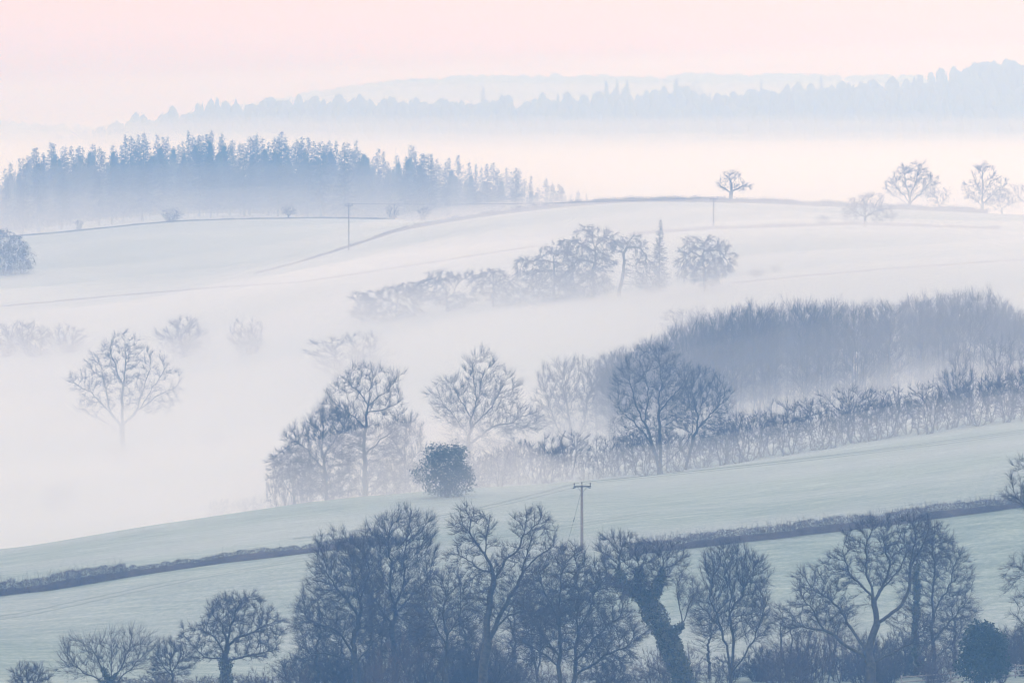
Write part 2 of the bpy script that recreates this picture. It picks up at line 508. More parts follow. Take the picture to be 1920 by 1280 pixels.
for k, (z, dens) in enumerate(((2, 0.00030), (14, 0.00018), (26, 0.00012), (38, 0.00008))):
    mist_bank('most_distant_mist', ['lowest', 'low', 'upper', 'topmost'][k] + ' layer of the palest mist before the most distant ridge', [
        (3060, [(0, -50), (1920, -50)]),
        (3350, [(0, z), (1920, z)]),
        (4800, [(0, z + 4), (1920, z + 4)]),
        (4990, [(0, -50), (1920, -50)])], dens, g=0.7, absolute=True, rough=2.5, seed=43 + k)
mist_bank('copse_mist', 'drifting mist around the copse on the crest of the near field', [
    (612, [(0, -4), (1920, -4)]),
    (632, [(0, -4), (640, -4), (740, 1), (820, 5), (930, 6), (1000, 1), (1080, -4), (1920, -4)]),
    (652, [(0, -4), (560, -2), (740, 5), (820, 8), (930, 9), (1000, 4), (1100, -3), (1920, -4)]),
    (672, [(0, -3), (380, 2), (560, 8), (800, 8), (960, 5), (1150, -2), (1920, -4)]),
    (720, [(0, -2), (380, 6), (560, 11), (850, 11), (1000, 7), (1200, -1), (1920, -4)]),
    (780, [(0, -4), (1920, -4)])], 0.0085, rough=1.8, seed=51)
# ------------------------------------------------------------------ tree growing
def resample(p, step):
    p = np.asarray(p, float)
    L = np.concatenate([[0], np.cumsum(np.linalg.norm(np.diff(p, axis=0), axis=1))])
    n = max(2, int(round(L[-1] / step)) + 1)
    t = np.linspace(0, L[-1], n)
    return np.stack([np.interp(t, L, p[:, k]) for k in range(3)], 1)

def crown_points(env, n, rng, shell=0.5):
    """points spread through a union of ellipsoids (cx, cy, cz, rx, ry, rz), denser towards the outside"""
    vol = np.array([e[3] * e[4] * e[5] for e in env]); vol = vol / vol.sum()
    k = rng.choice(len(env), n, p=vol)
    e = np.array(env, float)[k]
    d = norm(rng.normal(size=(n, 3)))
    r = rng.uniform(0, 1, (n, 1)) ** (1 / 3 * shell)
    ph = rng.uniform(0, 60, 2)
    r = r * (1 + 0.20 * N1(d[:, :1] * 2.3 + ph[0] + k[:, None] * 3.1, d[:, 2:] * 2.3 + d[:, 1:2]) + 0.10 * N2(d[:, :1] * 6 + ph[1], d[:, 2:] * 6))
    return e[:, :3] + d * r * e[:, 3:]

def colonize(seeds, attr, step, infl, kill, jit, trop, rng, maxit=150, cap=9000):
    pos = np.zeros((cap, 3)); par = np.full(cap, -1, int); nch = np.zeros(cap, int); n = 0
    for s in seeds:
        s = resample(s, step)
        start = 0
        if n == 0:
            pos[0] = s[0]; n = 1; prev = 0
        else:
            prev = int(np.argmin(np.linalg.norm(pos[:n] - s[0], axis=1)))
        for q in s[1:]:
            pos[n] = q; par[n] = prev; nch[prev] += 1; prev = n; n += 1
    nseed = n
    dist = np.linalg.norm(attr[:, None] - pos[None, :n], axis=2)
    ni = dist.argmin(1); nd = dist.min(1)
    alive = nd > kill
    attr, ni, nd = attr[alive], ni[alive], nd[alive]
    stall = 0
    for it in range(maxit):
        act = nd < infl
        if not act.any():
            if it > 3 or not len(nd): break
            act = nd <= np.sort(nd)[min(len(nd) - 1, 20)]
        v = norm(attr[act] - pos[ni[act]])
        un, inv = np.unique(ni[act], return_inverse=True)
        s = np.zeros((len(un), 3)); np.add.at(s, inv, v)
        d = norm(norm(s) + jit * rng.normal(size=s.shape) + np.array(trop))
        new = pos[un] + step * d
        ok = nch[un] < 4
        dm = np.linalg.norm(new[:, None] - pos[None, :n], axis=2).min(1)
        bad = dm <= 0.6 * step
        if bad.any():                                     # pulled both ways: follow one bud only
            pick = np.zeros(len(un), int); perm = rng.permutation(len(v)); pick[inv[perm]] = perm
            d2 = norm(v[pick] + 0.5 * jit * rng.normal(size=s.shape) + 0.5 * np.array(trop))
            new = np.where(bad[:, None], pos[un] + step * d2, new)
            dm = np.linalg.norm(new[:, None] - pos[None, :n], axis=2).min(1)
        ok &= dm > 0.6 * step
        new, pu = new[ok], un[ok]
        if not len(new):
            stall += 1
            if stall > 6: break
            continue
        if n + len(new) > cap: break
        m = len(new)
        pos[n:n + m] = new; par[n:n + m] = pu; nch[pu] += 1
        dn = np.linalg.norm(attr[:, None] - new[None], axis=2)
        j = dn.argmin(1); dj = dn[np.arange(len(attr)), j]
        b = dj < nd
        ni = np.where(b, n + j, ni); nd = np.where(b, dj, nd)
        n += m
        keep = nd > kill
        attr, ni, nd = attr[keep], ni[keep], nd[keep]
        if not len(attr): break
    return pos[:n].copy(), par[:n].copy(), nseed

def grow_tree(seeds, env, rng, nattr=900, step=0.4, infl=3.5, kill=0.75, jit=0.22, trop=(0, 0, 0.08), shell=0.6,
              rtip=0.011, expo=2.25, trunk_r=None, twigs=1.6, twig_len=0.7, twig_up=0.25, twig_r=0.017, droop=0.0, side=2, split=0.045):
    attr = crown_points(env, nattr, rng, shell)
    pos, par, ns = colonize(seeds, attr, step, infl, kill, jit, trop, rng)
    n = len(pos)
    nch = np.bincount(par[1:], minlength=n)
    for _ in range(7):                                    # ease the kinks of the grown shoots
        cs = np.zeros((n, 3)); np.add.at(cs, par[1:], pos[1:])
        mean = cs / np.maximum(nch, 1)[:, None]
        mv = (nch > 0) & (np.arange(n) >= 1)
        q = pos.copy()
        q[mv] = 0.6 * pos[mv] + 0.2 * pos[par[mv]] + 0.2 * mean[mv]
        pos = q
    acc = np.zeros(n); r = np.zeros(n)
    for i in range(n - 1, -1, -1):
        r[i] = max(acc[i], rtip ** expo) ** (1 / expo)
        if par[i] >= 0: acc[par[i]] += r[i] ** expo
    if trunk_r:
        big = r[0]
        f = trunk_r / big
        w = np.clip((r - 0.02) / max(big - 0.02, 1e-3), 0, 1) ** 1.0
        r = r * (1 + (f - 1) * w)
    best = np.full(n, -1)
    for i in range(1, n):
        p = par[i]
        if best[p] < 0 or r[i] > r[best[p]]: best[p] = i
    c = np.arange(1, n); p = par[1:]
    d = np.zeros((n, 3)); d[1:] = norm(pos[1:] - pos[p]); d[0] = d[1]
    dn = d.copy()
    has = best >= 0
    dn[has] = norm(d[has] + d[best[has]])
    main = best[p] == c
    r0 = np.where(main, r[p], np.minimum(r[c] * 1.25, r[p])); r1 = r[c]
    d0 = np.where(main[:, None], dn[p], d[c])
    if True:                                              # root flare
        fl = pos[p][:, 2] < pos[0, 2] + 0.9
        r0 = np.where(fl & (r0 > 0.1), r0 * (1.0 + 0.30 * np.clip((pos[0, 2] + 0.9 - pos[p][:, 2]) / 0.9, 0, 1) ** 2), r0)
    T, Cn = MB(), MB()
    for B, sel, sides in ((T, r1 > 0.12, 8), (T, (r1 <= 0.12) & (r1 > split), 5), (Cn, r1 <= split, 3)):
        B.tubes(pos[p][sel], pos[c][sel], r0[sel], r1[sel], sides, d0[sel], dn[c][sel])
    # twigs
    ids = np.nonzero((r < 0.05) & (np.arange(n) >= min(ns, 6)))[0]
    wgt = np.where(nch[ids] == 0, 2.2, 1.0)
    k = rng.poisson(twigs * wgt)
    b = np.repeat(ids, k); m = len(b)
    if m:
        t = rng.uniform(0, 1, (m, 1))
        p0 = pos[b] * (1 - t) + pos[np.maximum(par[b], 0)] * t
        cen = np.average(np.array(env)[:, :3], axis=0, weights=[e[3] * e[4] * e[5] for e in env])
        out = norm(p0 - (cen - np.array([0, 0, 1.5])))
        L = 1.25 * twig_len * rng.uniform(0.4, 1.4, (m, 1))
        dd = norm(0.85 * d[b] + 0.46 * rng.normal(size=(m, 3)) + 0.32 * out + np.array([0, 0, twig_up]))
        p1 = p0 + dd * L * 0.55
        d2 = norm(dd + 0.22 * rng.normal(size=(m, 3)) + np.array([0, 0, twig_up * 0.8 - droop]))
        p2 = p1 + d2 * L * 0.5
        rr = np.minimum(twig_r * rng.uniform(0.8, 1.2, m), r[b])
        Cn.cones(p0, p1 + (p1 - p0) * 0.15, rr)
        Cn.cones(p0 + (p1 - p0) * 0.8, p2, rr * 0.8)
        for _ in range(side):
            t = rng.uniform(0.15, 1, (m, 1))
            q0 = p0 + (p1 - p0) * t
            q1 = q0 + norm(dd + 0.55 * rng.normal(size=(m, 3)) + np.array([0, 0, twig_up - droop])) * L * 0.55
            Cn.cones(q0, q1, rr * 0.75)
    return T, Cn, pos, par, r

def add_ivy(pos, par, r, rng, zlim, rmin, n, size=0.16, thick=0.3, xsel=None):
    """ivy leaves clothing the stem and limbs below zlim"""
    B = MB()
    c = np.arange(1, len(pos))
    sel = (r[c] > rmin) & (pos[c][:, 2] < zlim)
    if xsel is not None: sel &= xsel(pos[c])
    c = c[sel]
    if not len(c): return B
    w = (r[c] + thick); w = w / w.sum()
    k = rng.choice(c, n, p=w)
    t = rng.uniform(0, 1, (n, 1))
    p = pos[k] * t + pos[par[k]] * (1 - t)
    clump = 0.35 + 1.5 * np.abs(N1(p[:, 0] * 1.1 + 5, p[:, 2] * 0.8)) + 0.5 * np.abs(N2(p[:, 0] * 3, p[:, 2] * 2.6))
    off = norm(rng.normal(size=(n, 3)) * np.array([1, 1, 0.5]))
    p = p + off * (r[k] + thick * np.minimum(1, 0.25 + r[k] / 0.3) * clump * (rng.uniform(0.15, 1, n) ** 0.5 + np.where(rng.uniform(0, 1, n) < 0.06, rng.exponential(0.25, n), 0)))[:, None]
    B.leaves(p, size * rng.uniform(0.6, 1.3, n), rng)
    return B

DENS, TW = 2.4, 1.7
class Proto: pass
def proto(T, Cn, tmat=BARK, cmat=TWIG, extra=(), crown='crown', trunk='trunk'):
    P = Proto()
    P.parts = [(trunk, T.build(trunk, tmat, True)), (crown, Cn.build(crown, cmat))]
    for nm, B, m in extra: P.parts.append((nm, B.build(nm, m)))
    return P
def place(P, name, loc, label, cat='tree', group=None, scale=(1, 1, 1), rot=0.0):
    r = bpy.data.objects.new(name, None)
    COL.objects.link(r)
    r.empty_display_size = 0.5
    r.location = loc; r.scale = scale; r.rotation_euler = (0, 0, rot)
    tag(r, label, cat, group)
    for nm, me in P.parts:
        o = bpy.data.objects.new(nm, me)
        COL.objects.link(o)
        o.parent = r
    return r

def hero(name, label, base, D, limbs, env, seed, cat='tree', depth=0.8, ivy=None, bark=BARK, twigmat=TWIG, z0=None, **kw):
    """a single tree described by its stems and crown lobes as seen (photo pixels), grown in the round at depth D"""
    rng = np.random.default_rng(seed)
    s = D / F
    gx = (base - CX) * s
    gz = float(ground_z(gx, D)) - 0.12
    def loc(px, py): return np.array([(px - base) * s, ZC - (py - HY) * s - gz])
    seeds = []
    for i, lm in enumerate(limbs):
        pts = []
        y = rng.uniform(-0.4, 0.4) if i else 0.0
        dy = rng.uniform(-0.45, 0.45) if i else rng.uniform(-0.05, 0.05)
        for j, p in enumerate(lm):
            x, z = loc(p[0], p[1])
            if i == 0 and j == 0: z = 0.0
            yy = p[2] if len(p) > 2 else y + dy * j * 1.6 if i else 0.0
            pts.append([x, yy if (i or j) else 0.0, z])
        pts = np.array(pts)
        if i:                                             # join the limb to the nearest stem point
            allp = np.concatenate([resample(q, 0.3) for q in seeds])
            k = int(np.argmin(np.hypot(allp[:, 0] - pts[0, 0], allp[:, 2] - pts[0, 2])))
            pts[:, 1] += allp[k, 1] - pts[0, 1]
            pts[0] = allp[k]
        rs = resample(pts, 0.5)
        if len(rs) > 3:
            w = np.sin(np.linspace(0, np.pi, len(rs)))[:, None]
            rs = rs + 0.10 * w * rng.normal(size=rs.shape) * np.array([1, 1, 0.6])
        seeds.append(rs)
    E = []
    for e in env:
        x, z = loc(e[0], e[1])
        rx, rz = e[2] * s, e[3] * s
        E.append((x, (e[4] if len(e) > 4 else rng.uniform(-0.25, 0.25) * rx), z, rx, rx * depth, rz))
    kw['nattr'] = int(kw.get('nattr', 900) * DENS)
    kw['kill'] = kw.get('kill', 0.7) * 0.66
    kw['twigs'] = kw.get('twigs', 1.6) * TW * (1.18 if D < 530 else 0.98)
    if kw.get('trunk_r'): kw['trunk_r'] *= 0.66
    T, Cn, pos, par, r = grow_tree(seeds, E, rng, **kw)
    extra = []
    if ivy:
        zl, rm, n, size, thick = ivy[:5]
        extra.append(('ivy', add_ivy(pos, par, r, rng, loc(0, zl)[1], rm, n, size, thick, ivy[5] if len(ivy) > 5 else None), IVY))
    P = proto(T, Cn, bark, twigmat, extra)
    return place(P, name, (gx, D, gz), label, cat)

# ------------------------------------------------------------------ conifers
def larch(rng, h=20.0, rad=3.2, bare=0.12, nb=70, droop=0.35, dens=1.0, lean=0.0, sharp=0.85):
    T, Cn = MB(), MB()
    zs = np.linspace(0, h, 12)
    tr = np.stack([lean * zs ** 1.3 / h ** 0.3 + 0.06 * rng.normal(size=12) * (zs / h), 0.06 * rng.normal(size=12), zs], 1)
    T.poly(tr, 0.02 + 0.22 * (1 - zs / h), 6)
    t = bare + (0.99 - bare) * (np.arange(nb) + rng.uniform(-0.7, 0.7, nb)).clip(0, nb - 1) / (nb - 1)
    L = rad * ((1 - t) ** sharp + 0.04) * rng.uniform(0.55, 1.15, nb) * np.clip((t - bare) / 0.1 + 0.5, 0, 1)
    az = np.arange(nb) * 2.4 + rng.normal(size=nb) * 0.4
    b0 = np.stack([np.interp(t * h, zs, tr[:, 0]), np.interp(t * h, zs, tr[:, 1]), t * h], 1)
    hd = np.stack([np.cos(az), np.sin(az), np.zeros(nb)], 1)
    up = (0.45 * (t - 0.45))[:, None] * np.array([[0, 0, 1]])
    P = [b0]
    for k in range(1, 5):
        f = k / 4
        z = up * f * 1.3 - np.array([0, 0, 1]) * droop * (f - 0.75 * f ** 3) * (1 - t[:, None] * 0.5)
        P.append(b0 + (hd * f + z + 0.06 * rng.normal(size=(nb, 3)) * f) * L[:, None])
    rb = 0.016 + 0.016 * L / rad
    for k in range(4):
        Cn.tubes(P[k], P[k + 1], rb * (1 - 0.22 * k), rb * (0.78 - 0.22 * k + 0.04), 3)
    m = int(nb * 16 * dens)
    ib = rng.choice(nb, m, p=L / L.sum()); f = rng.uniform(0.12, 1.0, m) * 4
    k = np.minimum(f.astype(int), 3); fr = (f - k)[:, None]
    PA = np.stack(P)
    q0 = PA[k, ib] * (1 - fr) + PA[k + 1, ib] * fr
    side = np.cross(hd[ib], [0, 0, 1.0]) * rng.choice([-1, 1], (m, 1))
    dl = norm(0.5 * hd[ib] + 0.75 * side * rng.uniform(0.3, 1, (m, 1)) + np.array([0, 0, 1]) * rng.normal(-0.25, 0.35, (m, 1)))
    q1 = q0 + dl * (0.18 + 0.26 * L[ib][:, None] / rad) * rad * 0.42 * rng.uniform(0.5, 1.3, (m, 1))
    Cn.cones(q0, q1, 0.042 * np.ones(m))
    q2 = (q0 + q1) / 2
    Cn.cones(q2, q2 + norm(dl + 0.7 * rng.normal(size=(m, 3)) + np.array([0, 0, -0.35])) * 0.5 * rng.uniform(0.5, 1.2, (m, 1)), 0.036 * np.ones(m))
    return T, Cn

def spruce(rng, h=12.0, rad=2.6, n=3200, sharp=0.8):
    """dense needle conifer: drooping fans of needle sprays on whorled branches"""
    T, Cn = MB(), MB()
    zs = np.linspace(0, h, 6)
    T.poly(np.stack([0 * zs, 0 * zs, zs], 1), 0.015 + 0.16 * (1 - zs / h), 6)
    t = rng.uniform(0.04, 1, n) ** 0.9
    tier = np.floor(t * 16) / 16
    L = rad * ((1 - t) ** sharp + 0.004) * (0.72 + 0.4 * N1(tier * 40, np.arange(n) % 9 * 0.7))
    az = rng.uniform(0, 2 * np.pi, n); f = np.sqrt(rng.uniform(0.05, 1, n))
    lob = 1 + 0.22 * np.sin(az * 5 + tier * 37)
    p = np.stack([np.cos(az) * L * f * lob, np.sin(az) * L * f * lob, t * h - 0.35 * L * f + 0.1 * rng.normal(size=n)], 1)
    d = norm(np.stack([np.cos(az), np.sin(az), -0.45 + 2.2 * t ** 3], 1) + 0.35 * rng.normal(size=(n, 3)))
    Cn.cones(p - d * 0.25, p + d * 0.45 * rng.uniform(0.5, 1.3, (n, 1)), 0.085 - 0.05 * t)
    return T, Cn

def evergreen_bush(rng, lobes, n=6000, size=0.16, stem=1.0, shell=0.42):
    """rounded leafy bush: leaves crowded on and inside uneven lobes"""
    T, Cn = MB(), MB()
    hmax = max(l[2] for l in lobes)
    for a in range(5):
        l = lobes[a % len(lobes)]
        T.poly([[0.1 * a - 0.2, 0, 0], [l[0] * 0.35, l[1] * 0.35, l[2] * 0.4], [l[0] * 0.9, l[1] * 0.9, l[2] * 0.95]], [0.09 * stem, 0.06 * stem, 0.02], 5)
    p = crown_points(lobes, n, rng, shell)
    p += 0.18 * rng.normal(size=p.shape)
    q = N2(p[:, 0] * 0.9 + 3, p[:, 2] * 0.9) + N3(p[:, 1] * 0.9, p[:, 2] * 0.8 + 4)
    q2 = N1(p[:, 0] * 2.1 + 7, p[:, 2] * 2.1) + N2(p[:, 1] * 2.0, p[:, 2] * 1.9)
    p = p[(q > -0.85) & (q2 > -0.95)]
    p = p[p[:, 2] > 0.05]
    Cn.leaves(p, size * rng.uniform(0.6, 1.3, len(p)), rng)
    return T, Cn

def shrub(rng, h=4.0, w=2.4, stems=7, nattr=260, twigs=2.2, flat=0.75, lean=0.0, zc=0.68, **kw):
    """many-stemmed thorn bush"""
    seeds = []
    for i in range(stems):
        a = rng.uniform(0, 2 * np.pi); f = rng.uniform(0.15, 0.6)
        x, y = np.cos(a) * w * f, np.sin(a) * w * f * 0.8
        z = h * rng.uniform(0.35, 0.6)
        bx, by = (0, 0) if i == 0 else (rng.uniform(-0.42, 0.42) * w, rng.uniform(-0.35, 0.35) * w)
        seeds.append(resample([[bx, by, 0], [bx + x * 0.35 + 0.12 * rng.normal(), by + y * 0.35, z * 0.5], [bx + x * 0.7, by + y * 0.7, z]], 0.35))
        if i: seeds[-1] = np.concatenate([[seeds[0][0]], seeds[-1] + np.array([0, 0, 0.02])])
    env = [(lean, 0, h * zc, w, w * 0.85, h * (1 - zc)), (0, 0, h * 0.3, w * 0.7, w * 0.6, h * 0.28)]
    for _ in range(3):
        env.append((rng.uniform(-0.5, 0.5) * w, rng.uniform(-0.4, 0.4) * w, h * rng.uniform(zc - 0.15, zc + 0.08), w * 0.55, w * 0.5, h * 0.28))
    o = dict(step=0.28, infl=2.2, kill=0.42, jit=0.28, rtip=0.012, twig_len=0.5, twig_r=0.011, shell=0.7, split=0.035, expo=2.4)
    o.update(kw)
    T, Cn, *_ = grow_tree(seeds, env, rng, nattr=nattr, twigs=twigs, **o)
    return T, Cn

def forest_tree(rng, h=15.0, w=1.9, stems=1, nattr=330, **kw):
    """slim upright plantation tree"""
    seeds = []
    for i in range(stems):
        x = rng.normal() * 0.5 * i
        k = np.linspace(0, 1, 6)[:, None]
        seeds.append(np.concatenate([x * k + 0.12 * rng.normal(size=(6, 1)) * k, 0.3 * rng.normal() * k + 0.1 * rng.normal(size=(6, 1)) * k, h * 0.82 * k], 1))
        if i: seeds[-1][0] = seeds[0][0]
    env = [(0, 0, h * 0.72, w, w, h * 0.29), (0, 0, h * 0.45, w * 0.9, w * 0.9, h * 0.3)]
    o = dict(step=0.5, infl=4.0, kill=0.7, jit=0.12, trop=(0, 0, 0.75), rtip=0.013, twig_len=1.2, twig_up=0.7, twig_r=0.013, twigs=2.4, side=2, shell=0.8, trunk_r=0.13)
    o.update(kw)
    T, Cn, *_ = grow_tree(seeds, env, rng, nattr=nattr, **o)
    return T, Cn

def round_tree(rng, h=14.0, w=7.0, fork=0.22, nattr=800, limbs=5, top=1.0, **kw):
    """spreading broadleaf tree for copies seen far off"""
    zf = h * fork
    seeds = [np.array([[0, 0, 0], [0.1 * rng.normal(), 0, zf]])]
    for i in range(limbs):
        a = 2 * np.pi * i / limbs + rng.normal() * 0.3
        f = rng.uniform(0.25, 0.55)
        seeds.append(resample([[0, 0, zf], [np.cos(a) * w * f * 0.45, np.sin(a) * w * f * 0.45, zf + (h - zf) * 0.25],
                               [np.cos(a) * w * f, np.sin(a) * w * f, zf + (h - zf) * 0.5 * rng.uniform(0.8, 1.2)]], 0.5))
        seeds[-1][0] = seeds[0][-1]
    env = [(0, 0, h * 0.62, w, w * 0.9, h * 0.38)]
    for _ in range(4):
        a = rng.uniform(0, 2 * np.pi)
        env.append((np.cos(a) * w * 0.5, np.sin(a) * w * 0.4, h * rng.uniform(0.5, 0.78), w * 0.5, w * 0.5, h * 0.2))
    o = dict(step=0.45, infl=4.5, kill=0.8, jit=0.22, trop=(0, 0, 0.10), twigs=2.0, twig_len=0.85, twig_r=0.014, rtip=0.015, trunk_r=0.034 * h)
    o.update(kw)
    T, Cn, *_ = grow_tree(seeds, env, rng, nattr=nattr, **o)
    return T, Cn
# ------------------------------------------------------------------ foreground trees
hero('oak_tree', 'spreading bare oak with twisting limbs in the lower left foreground', 423, 490,
     [[(423, 1300), (422, 1262), (424, 1225), (426, 1200)],
      [(424, 1222), (404, 1196), (380, 1178), (352, 1176)],
      [(426, 1205), (448, 1190), (476, 1182), (506, 1165)],
      [(426, 1200), (415, 1172), (395, 1148)], [(426, 1200), (432, 1168), (446, 1140), (450, 1125)],
      [(424, 1234), (402, 1240), (378, 1228), (358, 1205)], [(428, 1236), (462, 1232), (492, 1222), (520, 1222)]],
     [(440, 1160, 72, 48), (372, 1192, 42, 24), (500, 1180, 40, 30), (428, 1150, 42, 36), (455, 1215, 66, 22), (385, 1225, 40, 20)], 11,
     nattr=1100, jit=0.34, step=0.34, kill=0.62, twig_len=0.5, twigs=2.0, trunk_r=0.5, ivy=(1235, 0.2, 900, 0.13, 0.16))
hero('bare_tree', 'many stemmed upright bare tree with an ivy clump at lower left', 198, 480,
     [[(205, 1320), (206, 1280), (190, 1245), (172, 1215)], [(206, 1280), (232, 1240), (246, 1205)], [(206, 1285), (210, 1235), (205, 1195)],
      [(206, 1290), (160, 1262), (130, 1240)], [(206, 1288), (240, 1265), (262, 1232)]],
     [(160, 1232, 52, 42), (242, 1222, 50, 46), (205, 1225, 45, 42), (125, 1245, 24, 26), (280, 1235, 24, 30)], 12,
     nattr=620, jit=0.16, trop=(0, 0, 0.35), step=0.36, kill=0.72, twig_len=0.95, twig_up=0.4, twigs=1.2, side=1, trunk_r=0.22,
     ivy=(1236, 0.05, 1600, 0.13, 0.30, lambda p: np.abs(p[:, 0] - 0.25) < 0.8))
hero('bare_tree', 'small dark bare tree touching the left side of the spreading oak', 322, 480,
     [[(322, 1318), (322, 1275), (318, 1245), (325, 1222)], [(320, 1265), (300, 1238)], [(320, 1260), (338, 1236)]],
     [(320, 1225, 30, 32), (302, 1245, 22, 24), (342, 1242, 22, 26)], 13,
     nattr=420, step=0.3, kill=0.5, twig_len=0.5, twigs=2.2, trunk_r=0.17)
hero('bare_shrub', 'small round bare shrub in the bottom left corner', 55, 478,
     [[(55, 1318), (55, 1290), (50, 1270)], [(55, 1290), (75, 1268)], [(55, 1292), (35, 1272)]],
     [(55, 1270, 36, 27), (40, 1275, 20, 18), (76, 1278, 22, 18)], 14,
     nattr=320, step=0.28, kill=0.45, twig_len=0.5, twigs=1.6, trunk_r=0.12, cat='shrub')
hero('bare_tree', 'broad bare tree with drooping left branches right of the oak', 668, 500,
     [[(668, 1300), (668, 1255), (662, 1205), (676, 1155), (672, 1110), (664, 1075)],
      [(668, 1225), (640, 1190), (605, 1170), (580, 1160)], [(672, 1150), (640, 1110), (618, 1080)], [(668, 1240), (702, 1200), (730, 1170)],
      [(666, 1235), (630, 1228), (592, 1225), (566, 1240)], [(672, 1120), (690, 1080), (688, 1045)]],
     [(640, 1070, 66, 72), (610, 1150, 62, 66), (668, 1110, 60, 85), (600, 1210, 48, 38), (690, 1180, 45, 50)], 15,
     nattr=1500, jit=0.17, trop=(0, 0, 0.12), step=0.36, kill=0.62, twig_len=0.75, twig_up=0.35, twigs=1.8, trunk_r=0.46)
hero('bare_tree', 'tall dome crowned bare tree with wavy limbs behind the broad one', 742, 512,
     [[(742, 1300), (740, 1240), (736, 1180), (742, 1140), (728, 1100), (714, 1060)],
      [(740, 1140), (756, 1090), (758, 1040), (764, 1005)], [(728, 1100), (734, 1060), (728, 1010)], [(742, 1145), (780, 1110), (806, 1085)],
      [(738, 1170), (705, 1130), (690, 1080), (684, 1040)]],
     [(750, 1012, 66, 56), (700, 1050, 48, 58), (780, 1060, 46, 66), (742, 1100, 70, 60), (740, 1180, 66, 60)], 16,
     nattr=1500, jit=0.17, step=0.38, kill=0.64, trop=(0, 0, 0.26), twig_len=0.8, twig_up=0.4, twigs=1.8, trunk_r=0.42)
hero('bare_tree', 'slender dark bare tree between the dome crowned tree and the forked one', 832, 488,
     [[(838, 1300), (836, 1250), (838, 1200), (832, 1150), (836, 1110)], [(838, 1200), (808, 1160), (795, 1130)], [(838, 1190), (862, 1150), (866, 1110)]],
     [(832, 1115, 48, 52), (800, 1150, 36, 50), (866, 1150, 32, 55), (836, 1190, 60, 50)], 17,
     nattr=1000, jit=0.2, step=0.33, kill=0.58, trop=(0, 0, 0.15), twig_len=0.6, twigs=1.8, trunk_r=0.24)
hero('bare_tree', 'tall gnarled forked bare tree with an open V shaped crown', 908, 484,
     [[(900, 1310), (906, 1260), (912, 1200), (918, 1140), (926, 1085), (924, 1062)],
      [(924, 1066), (908, 1030), (886, 1002), (868, 980)], [(926, 1080), (952, 1048), (968, 1030), (986, 1000), (992, 970)],
      [(912, 1200), (938, 1160), (960, 1110), (984, 1065), (1010, 1040), (1050, 1022)], [(924, 1070), (898, 1066), (872, 1048), (850, 1040)],
      [(908, 1030), (918, 992), (912, 962)], [(986, 1000), (1010, 985), (1030, 978)], [(968, 1082), (990, 1030), (1000, 1000)],
      [(920, 1175), (958, 1150), (1000, 1145), (1030, 1150)], [(886, 1002), (880, 968), (876, 952)]],
     [(884, 992, 46, 46), (1000, 990, 46, 42), (870, 1045, 40, 34), (1030, 1030, 38, 30), (960, 1060, 60, 40), (925, 1110, 70, 50), (1010, 1145, 40, 26)], 18,
     nattr=900, jit=0.36, step=0.34, kill=0.7, infl=2.6, twig_len=0.62, twigs=1.35, side=2, trunk_r=0.60, rtip=0.014)
hero('beech_tree', 'twin stemmed bare tree with fanned straight branches in the foreground centre', 1062, 478,
     [[(1052, 1322), (1050, 1262), (1050, 1200), (1046, 1140), (1052, 1075)], [(1052, 1318), (1078, 1280), (1080, 1230), (1088, 1160), (1082, 1090), (1080, 1050)],
      [(1080, 1240), (1120, 1190), (1160, 1160)], [(1050, 1230), (1010, 1180), (985, 1140)], [(1080, 1270), (1130, 1232), (1180, 1210)],
      [(1050, 1250), (1012, 1215), (980, 1200)], [(1086, 1180), (1118, 1120), (1130, 1085)], [(1048, 1170), (1018, 1110), (1010, 1080)]],
     [(1065, 1085, 72, 58), (1110, 1130, 66, 60), (1015, 1130, 50, 66), (1150, 1185, 62, 46), (1070, 1180, 95, 70), (990, 1200, 40, 50), (1140, 1235, 60, 30)], 19,
     nattr=1600, jit=0.10, step=0.36, kill=0.6, trop=(0, 0, 0.16), twig_len=0.7, twigs=2.0, twig_up=0.15, trunk_r=0.42, rtip=0.013)
hero('ivy_clad_tree', 'leaning tree with a thick ivy covered trunk right of the twin stems', 1288, 486,
     [[(1292, 1300), (1276, 1252), (1252, 1200), (1228, 1150), (1205, 1120), (1182, 1106)],
      [(1182, 1106), (1160, 1098), (1142, 1080), (1128, 1050)], [(1205, 1120), (1198, 1090), (1200, 1060)], [(1222, 1130), (1236, 1090), (1242, 1060)],
      [(1252, 1190), (1282, 1172), (1290, 1140), (1300, 1110)], [(1160, 1098), (1160, 1060), (1165, 1030)], [(1292, 1175), (1272, 1130), (1264, 1100)]],
     [(1160, 1035, 44, 36), (1208, 1050, 40, 36), (1256, 1055, 38, 40), (1140, 1070, 28, 32), (1290, 1105, 32, 34), (1200, 1095, 56, 26)], 20,
     nattr=900, jit=0.26, step=0.34, kill=0.62, twig_len=0.65, twigs=1.8, trunk_r=0.85, rtip=0.012, ivy=(1062, 0.055, 12000, 0.13, 0.5))
